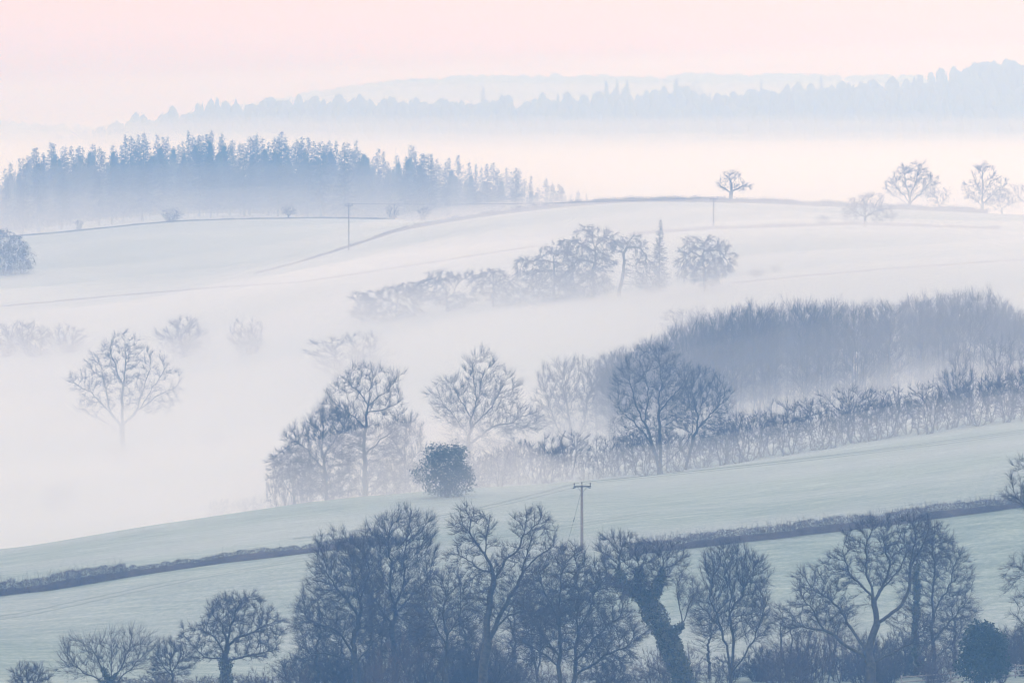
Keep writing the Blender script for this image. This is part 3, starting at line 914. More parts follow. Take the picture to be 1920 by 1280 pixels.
hero('willow_tree', 'slender multi stemmed bare tree with feathery twigs right of the ivy clad tree', 1370, 492,
     [[(1372, 1275), (1366, 1240), (1362, 1210), (1350, 1170), (1330, 1120)], [(1372, 1270), (1376, 1230), (1370, 1170), (1374, 1120), (1366, 1070)],
      [(1374, 1265), (1394, 1235), (1412, 1200), (1430, 1150), (1440, 1120)], [(1352, 1180), (1330, 1150), (1306, 1130)], [(1372, 1150), (1396, 1110), (1412, 1080)]],
     [(1375, 1075, 52, 56), (1345, 1080, 30, 56), (1410, 1095, 34, 42), (1330, 1150, 36, 50), (1390, 1150, 45, 50), (1428, 1170, 26, 40)], 21,
     nattr=1200, jit=0.2, step=0.33, kill=0.58, trop=(0, 0, 0.28), twig_len=0.75, twig_up=0.4, twigs=1.6, trunk_r=0.26, rtip=0.012)
hero('oak_tree', 'large gnarled bare oak with heavy curving limbs in the right foreground', 1636, 480,
     [[(1636, 1296), (1632, 1255), (1630, 1222), (1642, 1180), (1642, 1140), (1638, 1118)],
      [(1645, 1165), (1668, 1148), (1694, 1130), (1706, 1095), (1708, 1060), (1716, 1020), (1712, 985)],
      [(1640, 1125), (1662, 1100), (1690, 1068), (1704, 1030)], [(1638, 1118), (1622, 1075), (1622, 1030), (1632, 995)],
      [(1630, 1222), (1604, 1192), (1580, 1150), (1552, 1122), (1530, 1110)], [(1638, 1120), (1616, 1095), (1592, 1070), (1580, 1040)],
      [(1632, 1235), (1580, 1205), (1545, 1180), (1500, 1172), (1478, 1180)], [(1545, 1180), (1520, 1140), (1496, 1108)],
      [(1632, 1240), (1676, 1222), (1712, 1205), (1725, 1175)], [(1708, 1060), (1735, 1010), (1742, 990)], [(1662, 1100), (1666, 1055), (1655, 1010)]],
     [(1705, 1010, 62, 46), (1630, 1020, 52, 50), (1580, 1070, 44, 42), (1665, 1060, 50, 44), (1525, 1100, 48, 38), (1500, 1160, 46, 40), (1560, 1140, 50, 40), (1760, 1030, 32, 36), (1720, 1180, 46, 36)], 22,
     nattr=1250, jit=0.38, step=0.33, kill=0.66, infl=2.6, twig_len=0.55, twigs=1.7, trunk_r=0.62, rtip=0.014)
hero('bare_tree', 'upright fine twigged bare tree with an ivy column behind the gnarled oak', 1740, 506,
     [[(1750, 1290), (1750, 1230), (1748, 1160), (1752, 1080), (1748, 1010)], [(1750, 1285), (1716, 1230), (1714, 1150), (1716, 1080), (1712, 1030)],
      [(1750, 1200), (1786, 1160), (1812, 1130)], [(1750, 1150), (1780, 1100), (1792, 1060)], [(1750, 1230), (1790, 1200), (1820, 1190)]],
     [(1750, 1030, 50, 50), (1785, 1080, 46, 60), (1800, 1150, 38, 50), (1730, 1100, 44, 60), (1775, 1180, 50, 50)], 23,
     nattr=1400, jit=0.14, step=0.36, kill=0.62, trop=(0, 0, 0.1), twig_len=0.6, twigs=1.7, trunk_r=0.30,
     ivy=(1035, 0.035, 5200, 0.15, 0.42, lambda p: p[:, 0] < 0.1))
hero('bare_tree', 'tall dark bare tree cut off by the right edge of the picture', 2010, 470,
     [[(2012, 1335), (2010, 1250), (2005, 1150), (1998, 1050), (2000, 950), (2004, 880)], [(2006, 1180), (1965, 1120), (1930, 1080), (1905, 1060)],
      [(2000, 1050), (1960, 990), (1925, 950), (1905, 930)], [(2000, 980), (1965, 920), (1940, 880)], [(2008, 1220), (1960, 1190), (1915, 1170)],
      [(2005, 1130), (2050, 1050), (2090, 1000)]],
     [(1948, 918, 70, 70), (2020, 920, 80, 90), (1944, 1090, 72, 58), (2050, 1040, 80, 90), (1945, 1180, 55, 60), (2010, 1140, 90, 80)], 24,
     nattr=1000, jit=0.28, step=0.4, kill=0.9, twig_len=0.7, twigs=1.4, trunk_r=0.5, rtip=0.013)

# evergreen bushes
def bush_at(name, label, px, D, lobes_px, seed, n, size, py_base=None, mat=EVERGREEN, cat='bush', stem=1.0, shell=0.42):
    rng = np.random.default_rng(seed)
    g = G(px, D); s = D / F
    lob = [((x - px) * s, rng.uniform(-0.2, 0.2) * rx * s, ZC - (y - HY) * s - g[2], rx * s, rx * s * 0.85, rz * s) for x, y, rx, rz in lobes_px]
    T, Cn = evergreen_bush(rng, lob, n, size, stem, shell)
    return place(proto(T, Cn, BARK, mat), name, (g[0], g[1], g[2] - 0.1), label, cat)
bush_at('evergreen_bush', 'dark rounded evergreen bush near the lower right corner', 1845, 478,
        [(1846, 1212, 36, 46), (1828, 1200, 24, 26), (1866, 1206, 24, 26), (1838, 1240, 40, 34), (1868, 1240, 26, 26), (1842, 1182, 20, 18)], 31, 9000, 0.14)
bush_at('holly_bush', 'dense round evergreen tree alone on the crest of the near field', 838, 644,
        [(838, 872, 40, 36), (820, 850, 24, 22), (856, 856, 22, 26), (858, 896, 34, 28), (794, 884, 24, 18), (848, 934, 24, 30), (820, 908, 30, 20), (874, 880, 16, 20), (786, 872, 10, 10), (862, 842, 10, 12)], 32, 15000, 0.10, shell=0.75)
# ------------------------------------------------------------------ middle distance trees behind the near field
hero('bare_tree', 'tall bare tree with a mushroom shaped crown rising from the misty copse', 684, 704,
     [[(684, 940), (684, 890), (682, 840), (686, 790), (692, 757)], [(692, 757), (668, 730), (650, 710)], [(692, 757), (718, 738), (742, 715)],
      [(690, 770), (720, 768), (752, 752)], [(692, 757), (694, 725), (700, 700)], [(684, 800), (650, 770), (625, 750)], [(683, 850), (720, 820), (750, 800)]],
     [(692, 720, 62, 36), (645, 748, 50, 36), (738, 735, 24, 36), (690, 785, 78, 42), (700, 835, 78, 42), (720, 885, 62, 34)], 41,
     nattr=640, step=0.45, kill=0.85, jit=0.15, trop=(0, 0, 0.16), twig_up=0.4, twig_len=0.95, twig_r=0.012, rtip=0.011, twigs=1.7, trunk_r=0.45)
hero('bare_tree', 'bushy bare tree sloping down the left side of the misty copse', 608, 698,
     [[(612, 945), (610, 900), (604, 850), (606, 800)], [(608, 880), (575, 840), (555, 825)], [(606, 850), (640, 810), (655, 780)]],
     [(612, 800, 50, 40), (580, 830, 50, 36), (640, 820, 44, 55), (560, 870, 50, 36), (610, 890, 62, 46)], 42,
     nattr=760, step=0.42, kill=0.75, jit=0.15, trop=(0, 0, 0.16), twig_up=0.4, twig_len=0.95, twig_r=0.012, rtip=0.013, twigs=2.2, trunk_r=0.34)
hero('bare_shrub', 'low dense shrub at the foggy left end of the misty copse', 548, 706,
     [[(552, 948), (550, 920), (540, 890)], [(550, 930), (525, 890)], [(551, 925), (572, 890)]],
     [(540, 880, 40, 36), (520, 900, 26, 26), (570, 900, 36, 36)], 43, cat='shrub',
     nattr=360, step=0.38, kill=0.7, twig_len=0.6, twig_r=0.012, twigs=2.2, trunk_r=0.2)
hero('bare_tree', 'smaller twiggy tree filling the right side of the misty copse', 762, 716,
     [[(760, 940), (760, 890), (756, 840), (764, 800)], [(760, 880), (790, 840)], [(758, 860), (735, 820)]],
     [(760, 825, 42, 44), (745, 870, 46, 44), (785, 870, 30, 44)], 44,
     nattr=520, step=0.42, kill=0.75, jit=0.15, trop=(0, 0, 0.16), twig_up=0.4, twig_len=0.95, twig_r=0.012, twigs=1.8, trunk_r=0.22)
hero('bare_tree', 'bare tree with a tall pointed crown behind the round evergreen', 880, 738,
     [[(876, 925), (878, 870), (880, 825), (884, 785), (896, 745), (902, 700)], [(880, 820), (852, 780), (830, 755)], [(884, 785), (858, 745), (845, 715)],
      [(882, 800), (920, 765), (940, 730)], [(880, 830), (930, 800), (965, 790)], [(896, 745), (890, 705), (886, 680)]],
     [(900, 700, 40, 44), (842, 745, 42, 40), (940, 740, 40, 50), (885, 770, 66, 50), (960, 790, 60, 34), (900, 820, 70, 30)], 45,
     nattr=760, step=0.45, kill=0.85, jit=0.14, trop=(0, 0, 0.22), twig_up=0.45, twig_len=1.0, twig_r=0.012, rtip=0.011, twigs=1.6, trunk_r=0.42)
hero('bare_tree', 'faint rounded upright tree right of the pointed crown', 1072, 788,
     [[(1072, 900), (1070, 850), (1068, 790), (1060, 740)], [(1070, 850), (1095, 790), (1105, 740)], [(1070, 855), (1045, 800), (1030, 760)]],
     [(1070, 725, 62, 58), (1035, 745, 36, 48), (1110, 740, 38, 56), (1075, 790, 66, 54)], 46,
     nattr=760, step=0.5, kill=0.85, trop=(0, 0, 0.3), twig_len=0.9, twig_up=0.4, twig_r=0.014, twigs=1.7, trunk_r=0.3)
hero('bare_tree', 'largest bare tree on the hedgerow with three stems from one base', 1238, 694,
     [[(1238, 898), (1238, 865), (1238, 820), (1234, 775), (1240, 720), (1236, 680)], [(1238, 880), (1222, 830), (1206, 790), (1190, 745), (1180, 710)],
      [(1238, 875), (1275, 845), (1300, 810), (1308, 770)], [(1238, 770), (1262, 740), (1285, 715)], [(1220, 825), (1190, 790), (1160, 770)],
      [(1206, 790), (1218, 745), (1210, 700)], [(1300, 810), (1335, 780), (1355, 760)]],
     [(1225, 695, 66, 52), (1180, 730, 42, 50), (1265, 730, 44, 50), (1230, 770, 80, 45), (1190, 800, 50, 40)], 47,
     nattr=820, step=0.42, kill=0.82, jit=0.15, trop=(0, 0, 0.2), twig_up=0.4, twig_len=0.95, twig_r=0.012, rtip=0.011, twigs=1.6, trunk_r=0.5)
hero('bare_tree', 'bare tree leaning right against the largest hedgerow tree', 1312, 700,
     [[(1285, 890), (1292, 850), (1308, 800), (1312, 760)], [(1308, 800), (1340, 770), (1358, 755)], [(1310, 780), (1296, 735)]],
     [(1315, 735, 42, 48), (1345, 745, 32, 42), (1290, 770, 36, 46), (1335, 800, 36, 34)], 48,
     nattr=620, step=0.42, kill=0.75, jit=0.15, trop=(0, 0, 0.2), twig_up=0.4, twig_len=0.9, twig_r=0.012, twigs=1.8, trunk_r=0.26)
# lone tree in the valley mist
hero('oak_tree', 'solitary wide crowned bare tree standing in the white valley mist', 232, 905,
     [[(230, 840), (230, 812), (228, 790), (228, 750), (232, 700), (236, 660)], [(229, 800), (205, 772), (198, 730), (190, 690)], [(230, 795), (258, 772), (270, 730), (282, 690)],
      [(210, 775), (170, 735), (140, 720)], [(262, 768), (295, 740), (325, 728)], [(232, 720), (212, 680), (205, 650)], [(262, 765), (300, 705), (308, 690)],
      [(230, 810), (196, 790), (165, 775)]],
     [(232, 665, 48, 40), (190, 690, 40, 42), (285, 695, 34, 40), (145, 715, 28, 26), (320, 715, 26, 28), (215, 730, 62, 36), (270, 745, 50, 30), (170, 760, 32, 22), (305, 760, 34, 20)], 49,
     nattr=560, step=0.5, kill=0.95, infl=3.2, twig_len=0.85, twig_r=0.015, rtip=0.016, twigs=1.5, trunk_r=0.62, jit=0.28)

# skyline trees
hero('bare_tree', 'small lone bare tree standing on the skyline ridge by the pole', 1370, 1152,
     [[(1370, 378), (1370, 362), (1372, 345), (1368, 330)], [(1370, 362), (1352, 350), (1346, 345)], [(1371, 358), (1392, 348), (1400, 345)]],
     [(1370, 340, 22, 19), (1354, 347, 15, 12), (1390, 350, 18, 12)], 51,
     nattr=170, step=0.45, kill=0.9, jit=0.35, twig_len=0.75, twig_r=0.018, rtip=0.02, twigs=1.3, trunk_r=0.55)
hero('bare_tree', 'fan crowned bare tree on the skyline at right', 1707, 1150,
     [[(1707, 396), (1706, 382), (1706, 376)], [(1706, 380), (1690, 362), (1675, 345)], [(1706, 378), (1700, 352), (1695, 325)], [(1706, 378), (1714, 350), (1722, 325)],
      [(1706, 380), (1725, 364), (1742, 345)], [(1706, 384), (1684, 372), (1664, 358)]],
     [(1712, 340, 46, 35), (1680, 352, 26, 22), (1735, 350, 26, 26)], 52,
     nattr=330, step=0.45, kill=0.85, jit=0.14, trop=(0, 0, 0.2), twig_len=0.8, twig_up=0.3, twig_r=0.016, rtip=0.017, twigs=1.5, trunk_r=0.5)
hero('bare_shrub', 'low rounded bush beside the fan crowned skyline tree', 1762, 1152,
     [[(1762, 396), (1761, 384), (1758, 374)], [(1761, 386), (1772, 372)]],
     [(1761, 370, 24, 18), (1750, 376, 14, 12)], 53, cat='shrub',
     nattr=150, step=0.4, kill=0.8, twig_len=0.6, twig_r=0.017, twigs=1.8, trunk_r=0.25)
hero('bare_tree', 'conical topped bare tree on the skyline near the right edge', 1842, 1150,
     [[(1842, 402), (1842, 380), (1842, 350), (1843, 318)], [(1842, 386), (1822, 370), (1812, 360)], [(1842, 380), (1866, 362), (1880, 350)], [(1842, 365), (1858, 340)], [(1842, 365), (1828, 340)]],
     [(1844, 335, 26, 30), (1826, 358, 24, 24), (1866, 355, 30, 26), (1846, 365, 40, 18)], 54,
     nattr=320, step=0.45, kill=0.85, jit=0.14, trop=(0, 0, 0.15), twig_len=0.8, twig_up=0.25, twig_r=0.016, rtip=0.017, twigs=1.5, trunk_r=0.45)
hero('bare_shrub', 'low spreading bush between the two trees at the skyline right edge', 1880, 1156,
     [[(1880, 404), (1880, 390), (1874, 378)], [(1880, 392), (1894, 380)]],
     [(1880, 376, 28, 20), (1862, 384, 16, 12), (1898, 382, 16, 14)], 55, cat='shrub',
     nattr=170, step=0.4, kill=0.8, twig_len=0.6, twig_r=0.017, twigs=1.9, trunk_r=0.25)
hero('bare_tree', 'dark bare tree half cut off by the right edge on the skyline', 1925, 1154,
     [[(1925, 404), (1925, 380), (1922, 362)], [(1925, 385), (1908, 368)], [(1925, 382), (1942, 366)]],
     [(1922, 365, 26, 20), (1940, 370, 24, 18)], 56,
     nattr=200, step=0.4, kill=0.8, twig_len=0.65, twig_r=0.017, twigs=1.8, trunk_r=0.3)
hero('bare_tree', 'spreading bare tree on the hedge line below the skyline fan tree', 1622, 1062,
     [[(1622, 426), (1622, 412), (1622, 395), (1626, 378)], [(1622, 408), (1600, 395), (1590, 388)], [(1622, 405), (1648, 392), (1665, 390)]],
     [(1628, 383, 36, 22), (1602, 398, 26, 18), (1655, 402, 28, 18)], 57,
     nattr=300, step=0.42, kill=0.85, jit=0.25, twig_len=0.75, twig_r=0.015, rtip=0.016, twigs=1.5, trunk_r=0.35)

# ------------------------------------------------------------------ old wind bent conifers on the middle slope
OC = dict(bark=BARK, twigmat=LARCH, step=0.5, kill=0.95, infl=3.0, jit=0.3, trop=(0, 0, -0.02), twig_len=0.8, twig_up=-0.1, droop=0.55, twig_r=0.034, rtip=0.02, twigs=2.6, shell=0.85)
hero('old_larch', 'broad dark conifer with the highest crown in the middle slope clump', 1112, hit(1112, 560),
     [[(1112, 560), (1112, 520), (1116, 480), (1112, 440), (1116, 424)], [(1114, 470), (1080, 452), (1060, 446)], [(1113, 460), (1140, 440)], [(1113, 490), (1085, 485)]],
     [(1110, 442, 42, 20), (1075, 458, 34, 14), (1138, 455, 22, 26), (1105, 490, 52, 32), (1095, 528, 58, 28)], 61, nattr=560, trunk_r=0.5, **OC)
hero('old_larch', 'conifer with horizontal layered branches on the left shoulder of the clump', 1040, hit(1040, 565),
     [[(1040, 565), (1040, 530), (1036, 490), (1044, 462)], [(1038, 490), (1005, 488), (975, 486)], [(1040, 505), (1000, 512)], [(1042, 475), (1070, 470)]],
     [(1045, 472, 38, 16), (1000, 490, 38, 12), (1020, 512, 56, 26), (1035, 538, 60, 24)], 62, nattr=520, trunk_r=0.42, **OC)
hero('old_larch', 'conifer with a leaning bare trunk on the right of the clump', 1168, hit(1168, 556),
     [[(1160, 556), (1164, 520), (1170, 480), (1180, 450), (1184, 440)], [(1176, 462), (1200, 462), (1212, 480)], [(1176, 455), (1158, 452)]],
     [(1184, 456, 28, 18), (1204, 482, 20, 26), (1160, 462, 22, 14), (1208, 512, 26, 28), (1225, 535, 24, 16)], 63, nattr=360, trunk_r=0.45, **OC)
hero('old_larch', 'weeping conifer standing apart at the right end of the clump', 1318, hit(1318, 548),
     [[(1320, 548), (1320, 510), (1318, 475), (1322, 452)], [(1320, 480), (1290, 472), (1280, 490)], [(1320, 470), (1350, 470), (1366, 495)]],
     [(1318, 458, 40, 18), (1350, 486, 32, 34), (1292, 488, 28, 32), (1322, 505, 54, 30)], 64, nattr=430, trunk_r=0.35, **OC)
hero('old_larch', 'flat topped conifer with a diagonal bare limb left of the clump', 836, hit(836, 585),
     [[(838, 585), (836, 560), (842, 545)], [(838, 560), (862, 530), (892, 514)], [(840, 548), (815, 525)]],
     [(832, 520, 40, 14), (885, 514, 30, 9), (800, 544, 38, 22), (850, 562, 44, 16)], 65, nattr=330, trunk_r=0.3, **OC)
hero('old_larch', 'umbrella shaped conifer next to the layered one', 924, hit(924, 575),
     [[(924, 575), (924, 550), (926, 520)], [(925, 530), (905, 515)], [(925, 530), (950, 522)]],
     [(925, 516, 34, 13), (945, 534, 32, 20), (900, 534, 30, 18), (955, 552, 44, 20)], 66, nattr=320, trunk_r=0.28, **OC)
hero('old_larch', 'low conifer trailing down the left end of the middle slope clump', 742, hit(742, 600),
     [[(744, 605), (742, 580), (746, 555), (742, 540)], [(743, 570), (710, 558)], [(744, 560), (772, 545)]],
     [(745, 546, 38, 14), (705, 560, 30, 14), (775, 552, 28, 20), (720, 582, 40, 18), (770, 580, 30, 16)], 67, nattr=380, trunk_r=0.26, **OC)
hero('old_larch', 'smallest leftmost conifer of the middle slope clump', 676, hit(676, 606),
     [[(680, 612), (678, 585), (668, 560)], [(678, 585), (695, 570)]],
     [(672, 556, 20, 12), (690, 572, 22, 14), (675, 585, 22, 16)], 68, nattr=170, trunk_r=0.2, **OC)
rng = np.random.default_rng(70)
LARCHES = [proto(*larch(rng, 20, 3.9 + 0.6 * rng.normal(), 0.12, 130, 0.25 + 0.2 * rng.uniform(), 1.5, lean=0.02 * rng.normal(), sharp=0.7 + 0.25 * rng.uniform()), BARK, LARCH) for _ in range(7)]
SPRUCES = [proto(*spruce(rng, 12, 2.7 + 0.4 * rng.normal(), 2600, 0.75 + 0.2 * rng.uniform()), BARK, NEEDLE) for _ in range(4)]
dl = hit(1236, 545)
g = G(1236, dl)
place(LARCHES[1], 'larch_tree', tuple(g), 'single slim spire shaped larch right of the middle slope clump', scale=(0.62, 0.62, (ZC - (411 - HY) * dl / F - g[2]) / 20), rot=0.7)

# ------------------------------------------------------------------ larch wood beyond the ridge
tops = np.array([(-60, 335), (0, 320), (60, 283), (110, 266), (150, 268), (200, 266), (260, 250), (330, 254), (395, 246), (440, 262), (510, 247), (560, 264), (600, 262), (680, 266), (720, 276), (765, 276), (800, 284), (850, 292), (885, 300), (970, 318), (1030, 342), (1095, 356), (1150, 372)])
xs = []
x = -50.0
while x < 1105:
    xs.append(x); x += rng.uniform(4, 13) * (1.0 if x < 700 else 1.1)
for x in xs:
    D = rng.uniform(1462, 1545)
    g = G(x, D)
    ty = np.interp(x, tops[:, 0], tops[:, 1]) + abs(rng.normal()) * 19 - 7
    h = ZC - (ty - HY) * D / F - g[2]
    s = h / 20 * rng.uniform(0.8, 1.45)
    place(LARCHES[rng.integers(len(LARCHES))], 'larch_tree', tuple(g), 'bare larch in the row of spiky larches beyond the ridge at left', 'tree', 'larches of the wood beyond the ridge', (s, s, h / 20), rng.uniform(0, 6.28))
x = -60.0
while x < 1060:
    D = rng.uniform(1500, 1560)
    g = G(x, D)
    ty = np.interp(x, tops[:, 0], tops[:, 1]) + rng.uniform(20, 66) + 6 * np.clip((x - 500) / 500, 0, 1)
    h = max(5.0, ZC - (ty - HY) * D / F - g[2])
    s = h / 12 * rng.uniform(1.3, 2.0)
    place(SPRUCES[rng.integers(4)], 'spruce_tree', tuple(g), 'dense dark conifer filling the lower mass of the wood beyond the ridge', 'tree', 'lower conifers of the wood', (s, s, h / 12), rng.uniform(0, 6.28))
    x += rng.uniform(6, 13)

# ------------------------------------------------------------------ plantation above the hedgerow
WOOD = [proto(*forest_tree(np.random.default_rng(80 + i), 15, 1.7 + 0.12 * i, 1 + i % 3), BARK, TWIG) for i in range(6)]
wt = np.array([(1120, 668), (1150, 660), (1200, 648), (1250, 622), (1300, 600), (1350, 585), (1420, 578), (1500, 572), (1600, 570), (1700, 562), (1760, 560), (1820, 548), (1860, 552), (1900, 580), (1960, 605)])
x = 1118.0
k = 0
while x < 1960:
    for _ in range(1):
        D = rng.uniform(775, 845)
        g = G(x, D)
        ty = np.interp(x, wt[:, 0], wt[:, 1]) + abs(rng.normal()) * 13 - 5
        h = ZC - (ty - HY) * D / F - g[2]
        s = h / 15 * rng.uniform(0.8, 1.4)
        place(WOOD[k % 6], 'plantation_tree', tuple(g), 'slim upright bare tree in the dense plantation behind the hedgerow', 'tree', 'slim trees of the plantation', (s, s, h / 15), rng.uniform(0, 6.28))
        k += 1
    x += rng.uniform(2.5, 7.0) if rng.uniform() > 0.05 else rng.uniform(10, 16)

# ------------------------------------------------------------------ thorn bushes
THORN = [proto(*shrub(np.random.default_rng(90 + i), 4.6, 2.1 + 0.15 * (i % 3), 5 + i % 4, 330, 2.0, zc=0.72 if i % 2 else 0.62), BARK, SCRUB) for i in range(7)]
BUSHY = [proto(*shrub(np.random.default_rng(100 + i), 4.0, 2.6, 9, 520, 2.2, zc=0.5, twig_r=0.016), BARK, SCRUB) for i in range(4)]
BRAMBLE = [proto(*shrub(np.random.default_rng(130 + i), 4.3, 2.5, 9, 480, 2.6, zc=0.55, twig_r=0.024, rtip=0.016, twig_len=0.6), BARK, TWIG) for i in range(4)]
ROUND = [proto(*round_tree(np.random.default_rng(110 + i), 9.0, 4.4, 0.16, 700, 6), BARK, TWIG) for i in range(4)]
edge = np.array([(880, 918), (1000, 908), (1230, 892), (1500, 850), (1920, 787), (2000, 775)])
x, k = 890.0, 0
while x < 1990:
    D = 700 + rng.uniform(-6, 10)
    g = G(x, D)
    h = np.interp(x, [890, 1000, 1200, 1500, 1650, 1900], [4.8, 5.4, 4.6, 5.8, 6.2, 6.0]) * rng.uniform(0.6, 1.2)
    s = h / 4.6 * rng.uniform(0.85, 1.1)
    place(THORN[k % 7], 'hawthorn', (g[0], g[1], g[2] - 0.08), 'bare many stemmed hawthorn in the tall hedgerow along the near field', 'shrub', 'hawthorns of the tall hedgerow', (s, s, h / 4.6), rng.uniform(0, 6.28))
    k += 1
    x += rng.uniform(13, 25)
def bush(P, name, label, px, D, top, width, cat='shrub', h0=4.0, w0=5.4, rot=0.0, group=None, base=None):
    g = G(px, D)
    z = ZC - (top - HY) * D / F
    b = g[2] if base is None else base
    h = max(z - b, 0.8)
    s = width * D / F / w0
    return place(P, name, (g[0], g[1], b - 0.06), label, cat, group, (s, s, h / h0), rot)
bush(BUSHY[0], 'bare_shrub', 'dark bushy thicket at the right end of the plantation foot', 1800, 752, 655, 90, rot=1)
bush(BUSHY[1], 'bare_shrub', 'tall dark bushy thicket at the right edge below the plantation', 1890, 748, 628, 110, rot=2)
bush(ROUND[0], 'bare_tree', 'pale bare tree showing behind the left top of the plantation', 1296, 915, 573, 122, 'tree', 9.0, 9.4, rot=0.4)
bush_at('dense_bush', 'solid rounded bush at the left edge below the far ridge', 8, hit(8, 516),
        [(8, 475, 50, 42), (24, 490, 40, 30), (-10, 455, 36, 30), (30, 470, 26, 26)], 33, 9000, 0.16, mat=SCRUB)
bush(BUSHY[0], 'bare_tree', 'faint round bush left of centre in the valley mist, the larger of two', 345, hit(345, 672), 592, 122, 'tree', rot=1.2)
bush(BUSHY[3], 'bare_tree', 'faint round bush in the valley mist, the smaller of two', 463, hit(463, 668), 600, 90, 'tree', rot=2.0)
bush(BUSHY[1], 'bare_tree', 'wide pale bare tree in the mist above the copse', 655, hit(655, 705), 624, 185, 'tree', rot=0.2)
bush(BUSHY[3], 'bare_shrub', 'leftmost faint bush of the row at the left edge in mist', 12, hit(12, 668), 606, 84, rot=0.9)
bush(BUSHY[0], 'bare_shrub', 'widest faint bush of the row at the left edge in mist', 62, hit(62, 668), 601, 96, rot=2.2)
bush(BUSHY[1], 'bare_shrub', 'rightmost faint bush of the row at the left edge in mist', 128, hit(128, 662), 606, 76, rot=3.2)
bush(ROUND[1], 'bare_shrub', 'small faint bush in the white mist right of the solitary tree', 397, hit(397, 852), 808, 56, 'shrub', 9.0, 9.4, rot=3.0)
bush(THORN[2], 'bare_shrub', 'very faint bush in the mist just below the solitary tree', 226, hit(226, 866), 826, 56, rot=0.3, h0=4.6, w0=4.4)
bush(BUSHY[2], 'bare_shrub', 'faint low bush in the mist above the left field edge', 112, hit(112, 960), 898, 78, rot=1.7)
bush(THORN[4], 'bare_shrub', 'faint upright twiggy bush at the left picture edge in mist', 34, hit(34, 945), 898, 40, rot=0.3, h0=4.6, w0=4.4)
bush(THORN[5], 'bare_shrub', 'faint twiggy bush above the crest left of the misty copse', 415, 742, 933, 60, rot=0.8, h0=4.6, w0=4.4)
bush(THORN[1], 'bare_shrub', 'faint low bush on the crest beside the misty copse', 470, 735, 930, 66, rot=1.8, h0=4.6, w0=4.4)
bush(BUSHY[1], 'bare_shrub', 'domed bush on the left far ridge line', 323, 1246, 389, 46, rot=0.5)
bush(ROUND[2], 'bare_shrub', 'rounded pale bush on the left far ridge above the pole', 541, 1248, 385, 36, 'shrub', 9.0, 9.4, rot=1.0)
bush(THORN[3], 'bare_shrub', 'tiny faint bush on the left end of the far ridge', 148, 1250, 413, 22, rot=0.5, h0=4.6, w0=4.4)
bush(THORN[0], 'bare_tree', 'thin faint tree beyond the ridge right of the left pole', 735, 1262, 382, 30, 'tree', rot=0.1, h0=4.6, w0=4.4)
bush(THORN[6], 'bare_shrub', 'faint leaning bush beyond the ridge under the overhead wire', 795, 1264, 386, 34, rot=1.1, h0=4.6, w0=4.4)
bush(ROUND[0], 'bare_shrub', 'small bush on the hedge line left of the spreading tree', 1543, 1062, 402, 30, 'shrub', 9.0, 9.4, rot=2.4)
bush(BUSHY[3], 'bare_shrub', 'faint rounded bush on the lower hedge line right of the weeping conifer', 1418, 975, 503, 36, rot=2.4)
bush(THORN[1], 'bare_shrub', 'faint upright bush on the lower hedge line', 1453, 978, 497, 22, rot=0.4, h0=4.6, w0=4.4)
for i, (px, top, wd) in enumerate(((530, 872, 70), (575, 852, 84), (630, 862, 90), (690, 868, 84), (735, 856, 76), (775, 862, 60))):
    bush(BUSHY[i % 4], 'undergrowth_bush', 'hazy undergrowth bush at the foot of the misty copse', px, 708 + 4 * (i % 2), top, wd, 'shrub', 4.0, 5.4, i * 1.3, 'undergrowth of the misty copse')
for i, (px, top, wd) in enumerate(((905, 850, 70), (950, 842, 80))):
    bush(BUSHY[(i + 1) % 4], 'undergrowth_bush', ['hazy bush right of the round evergreen at the hedgerow end', 'second hazy bush from the round evergreen at the hedgerow end'][i], px, 706 + 5 * i, top, wd, 'shrub', 4.0, 5.4, i * 1.3)
# scrub under the foreground trees
k = 0
for x0, x1, t0, t1 in ((560, 690, 1222, 1196), (690, 960, 1186, 1196), (640, 940, 1225, 1225), (960, 1240, 1248, 1240), (1230, 1300, 1196, 1210), (1300, 1420, 1236, 1226), (1420, 1500, 1206, 1186), (1500, 1800, 1172, 1190), (1440, 1780, 1212, 1222), (1780, 1900, 1222, 1216), (1880, 1960, 1170, 1140), (440, 560, 1254, 1240), (210, 400, 1262, 1258)):
    x = x0
    while x < x1:
        D = rng.uniform(488, 518)
        top = np.interp(x, (x0, x1), (t0, t1)) + rng.uniform(-10, 22)
        bush((BRAMBLE + BUSHY + THORN[:3])[k % 11], 'scrub_bush', 'tangled bare scrub bush beneath the foreground trees', x, D, top, rng.uniform(62, 100), 'shrub', 4.3, 5.0, rng.uniform(0, 6.28), 'scrub beneath the foreground trees')
        k += 1
        x += rng.uniform(20, 34)

for i, (px, top, ww) in enumerate(((596, 1120, 2.6), (706, 1085, 3.0), (788, 1100, 2.8), (872, 1120, 2.4), (962, 1090, 2.8), (1008, 1110, 2.4), (1330, 1140, 2.2), (1475, 1130, 2.4), (1562, 1120, 2.6), (1790, 1110, 2.4), (640, 1150, 2.6), (760, 1160, 2.6), (905, 1150, 2.6))):
    D = 506 + 3.1 * (i * 5 % 7)
    g = G(px, D)
    h = ZC - (top - HY) * D / F - g[2]
    place(WOOD[i % 6], 'sapling', tuple(g), 'slim bare sapling crowded among the foreground trees', 'tree', 'saplings among the foreground trees', (ww / 1.9, ww / 1.9, h / 15), i * 1.1)

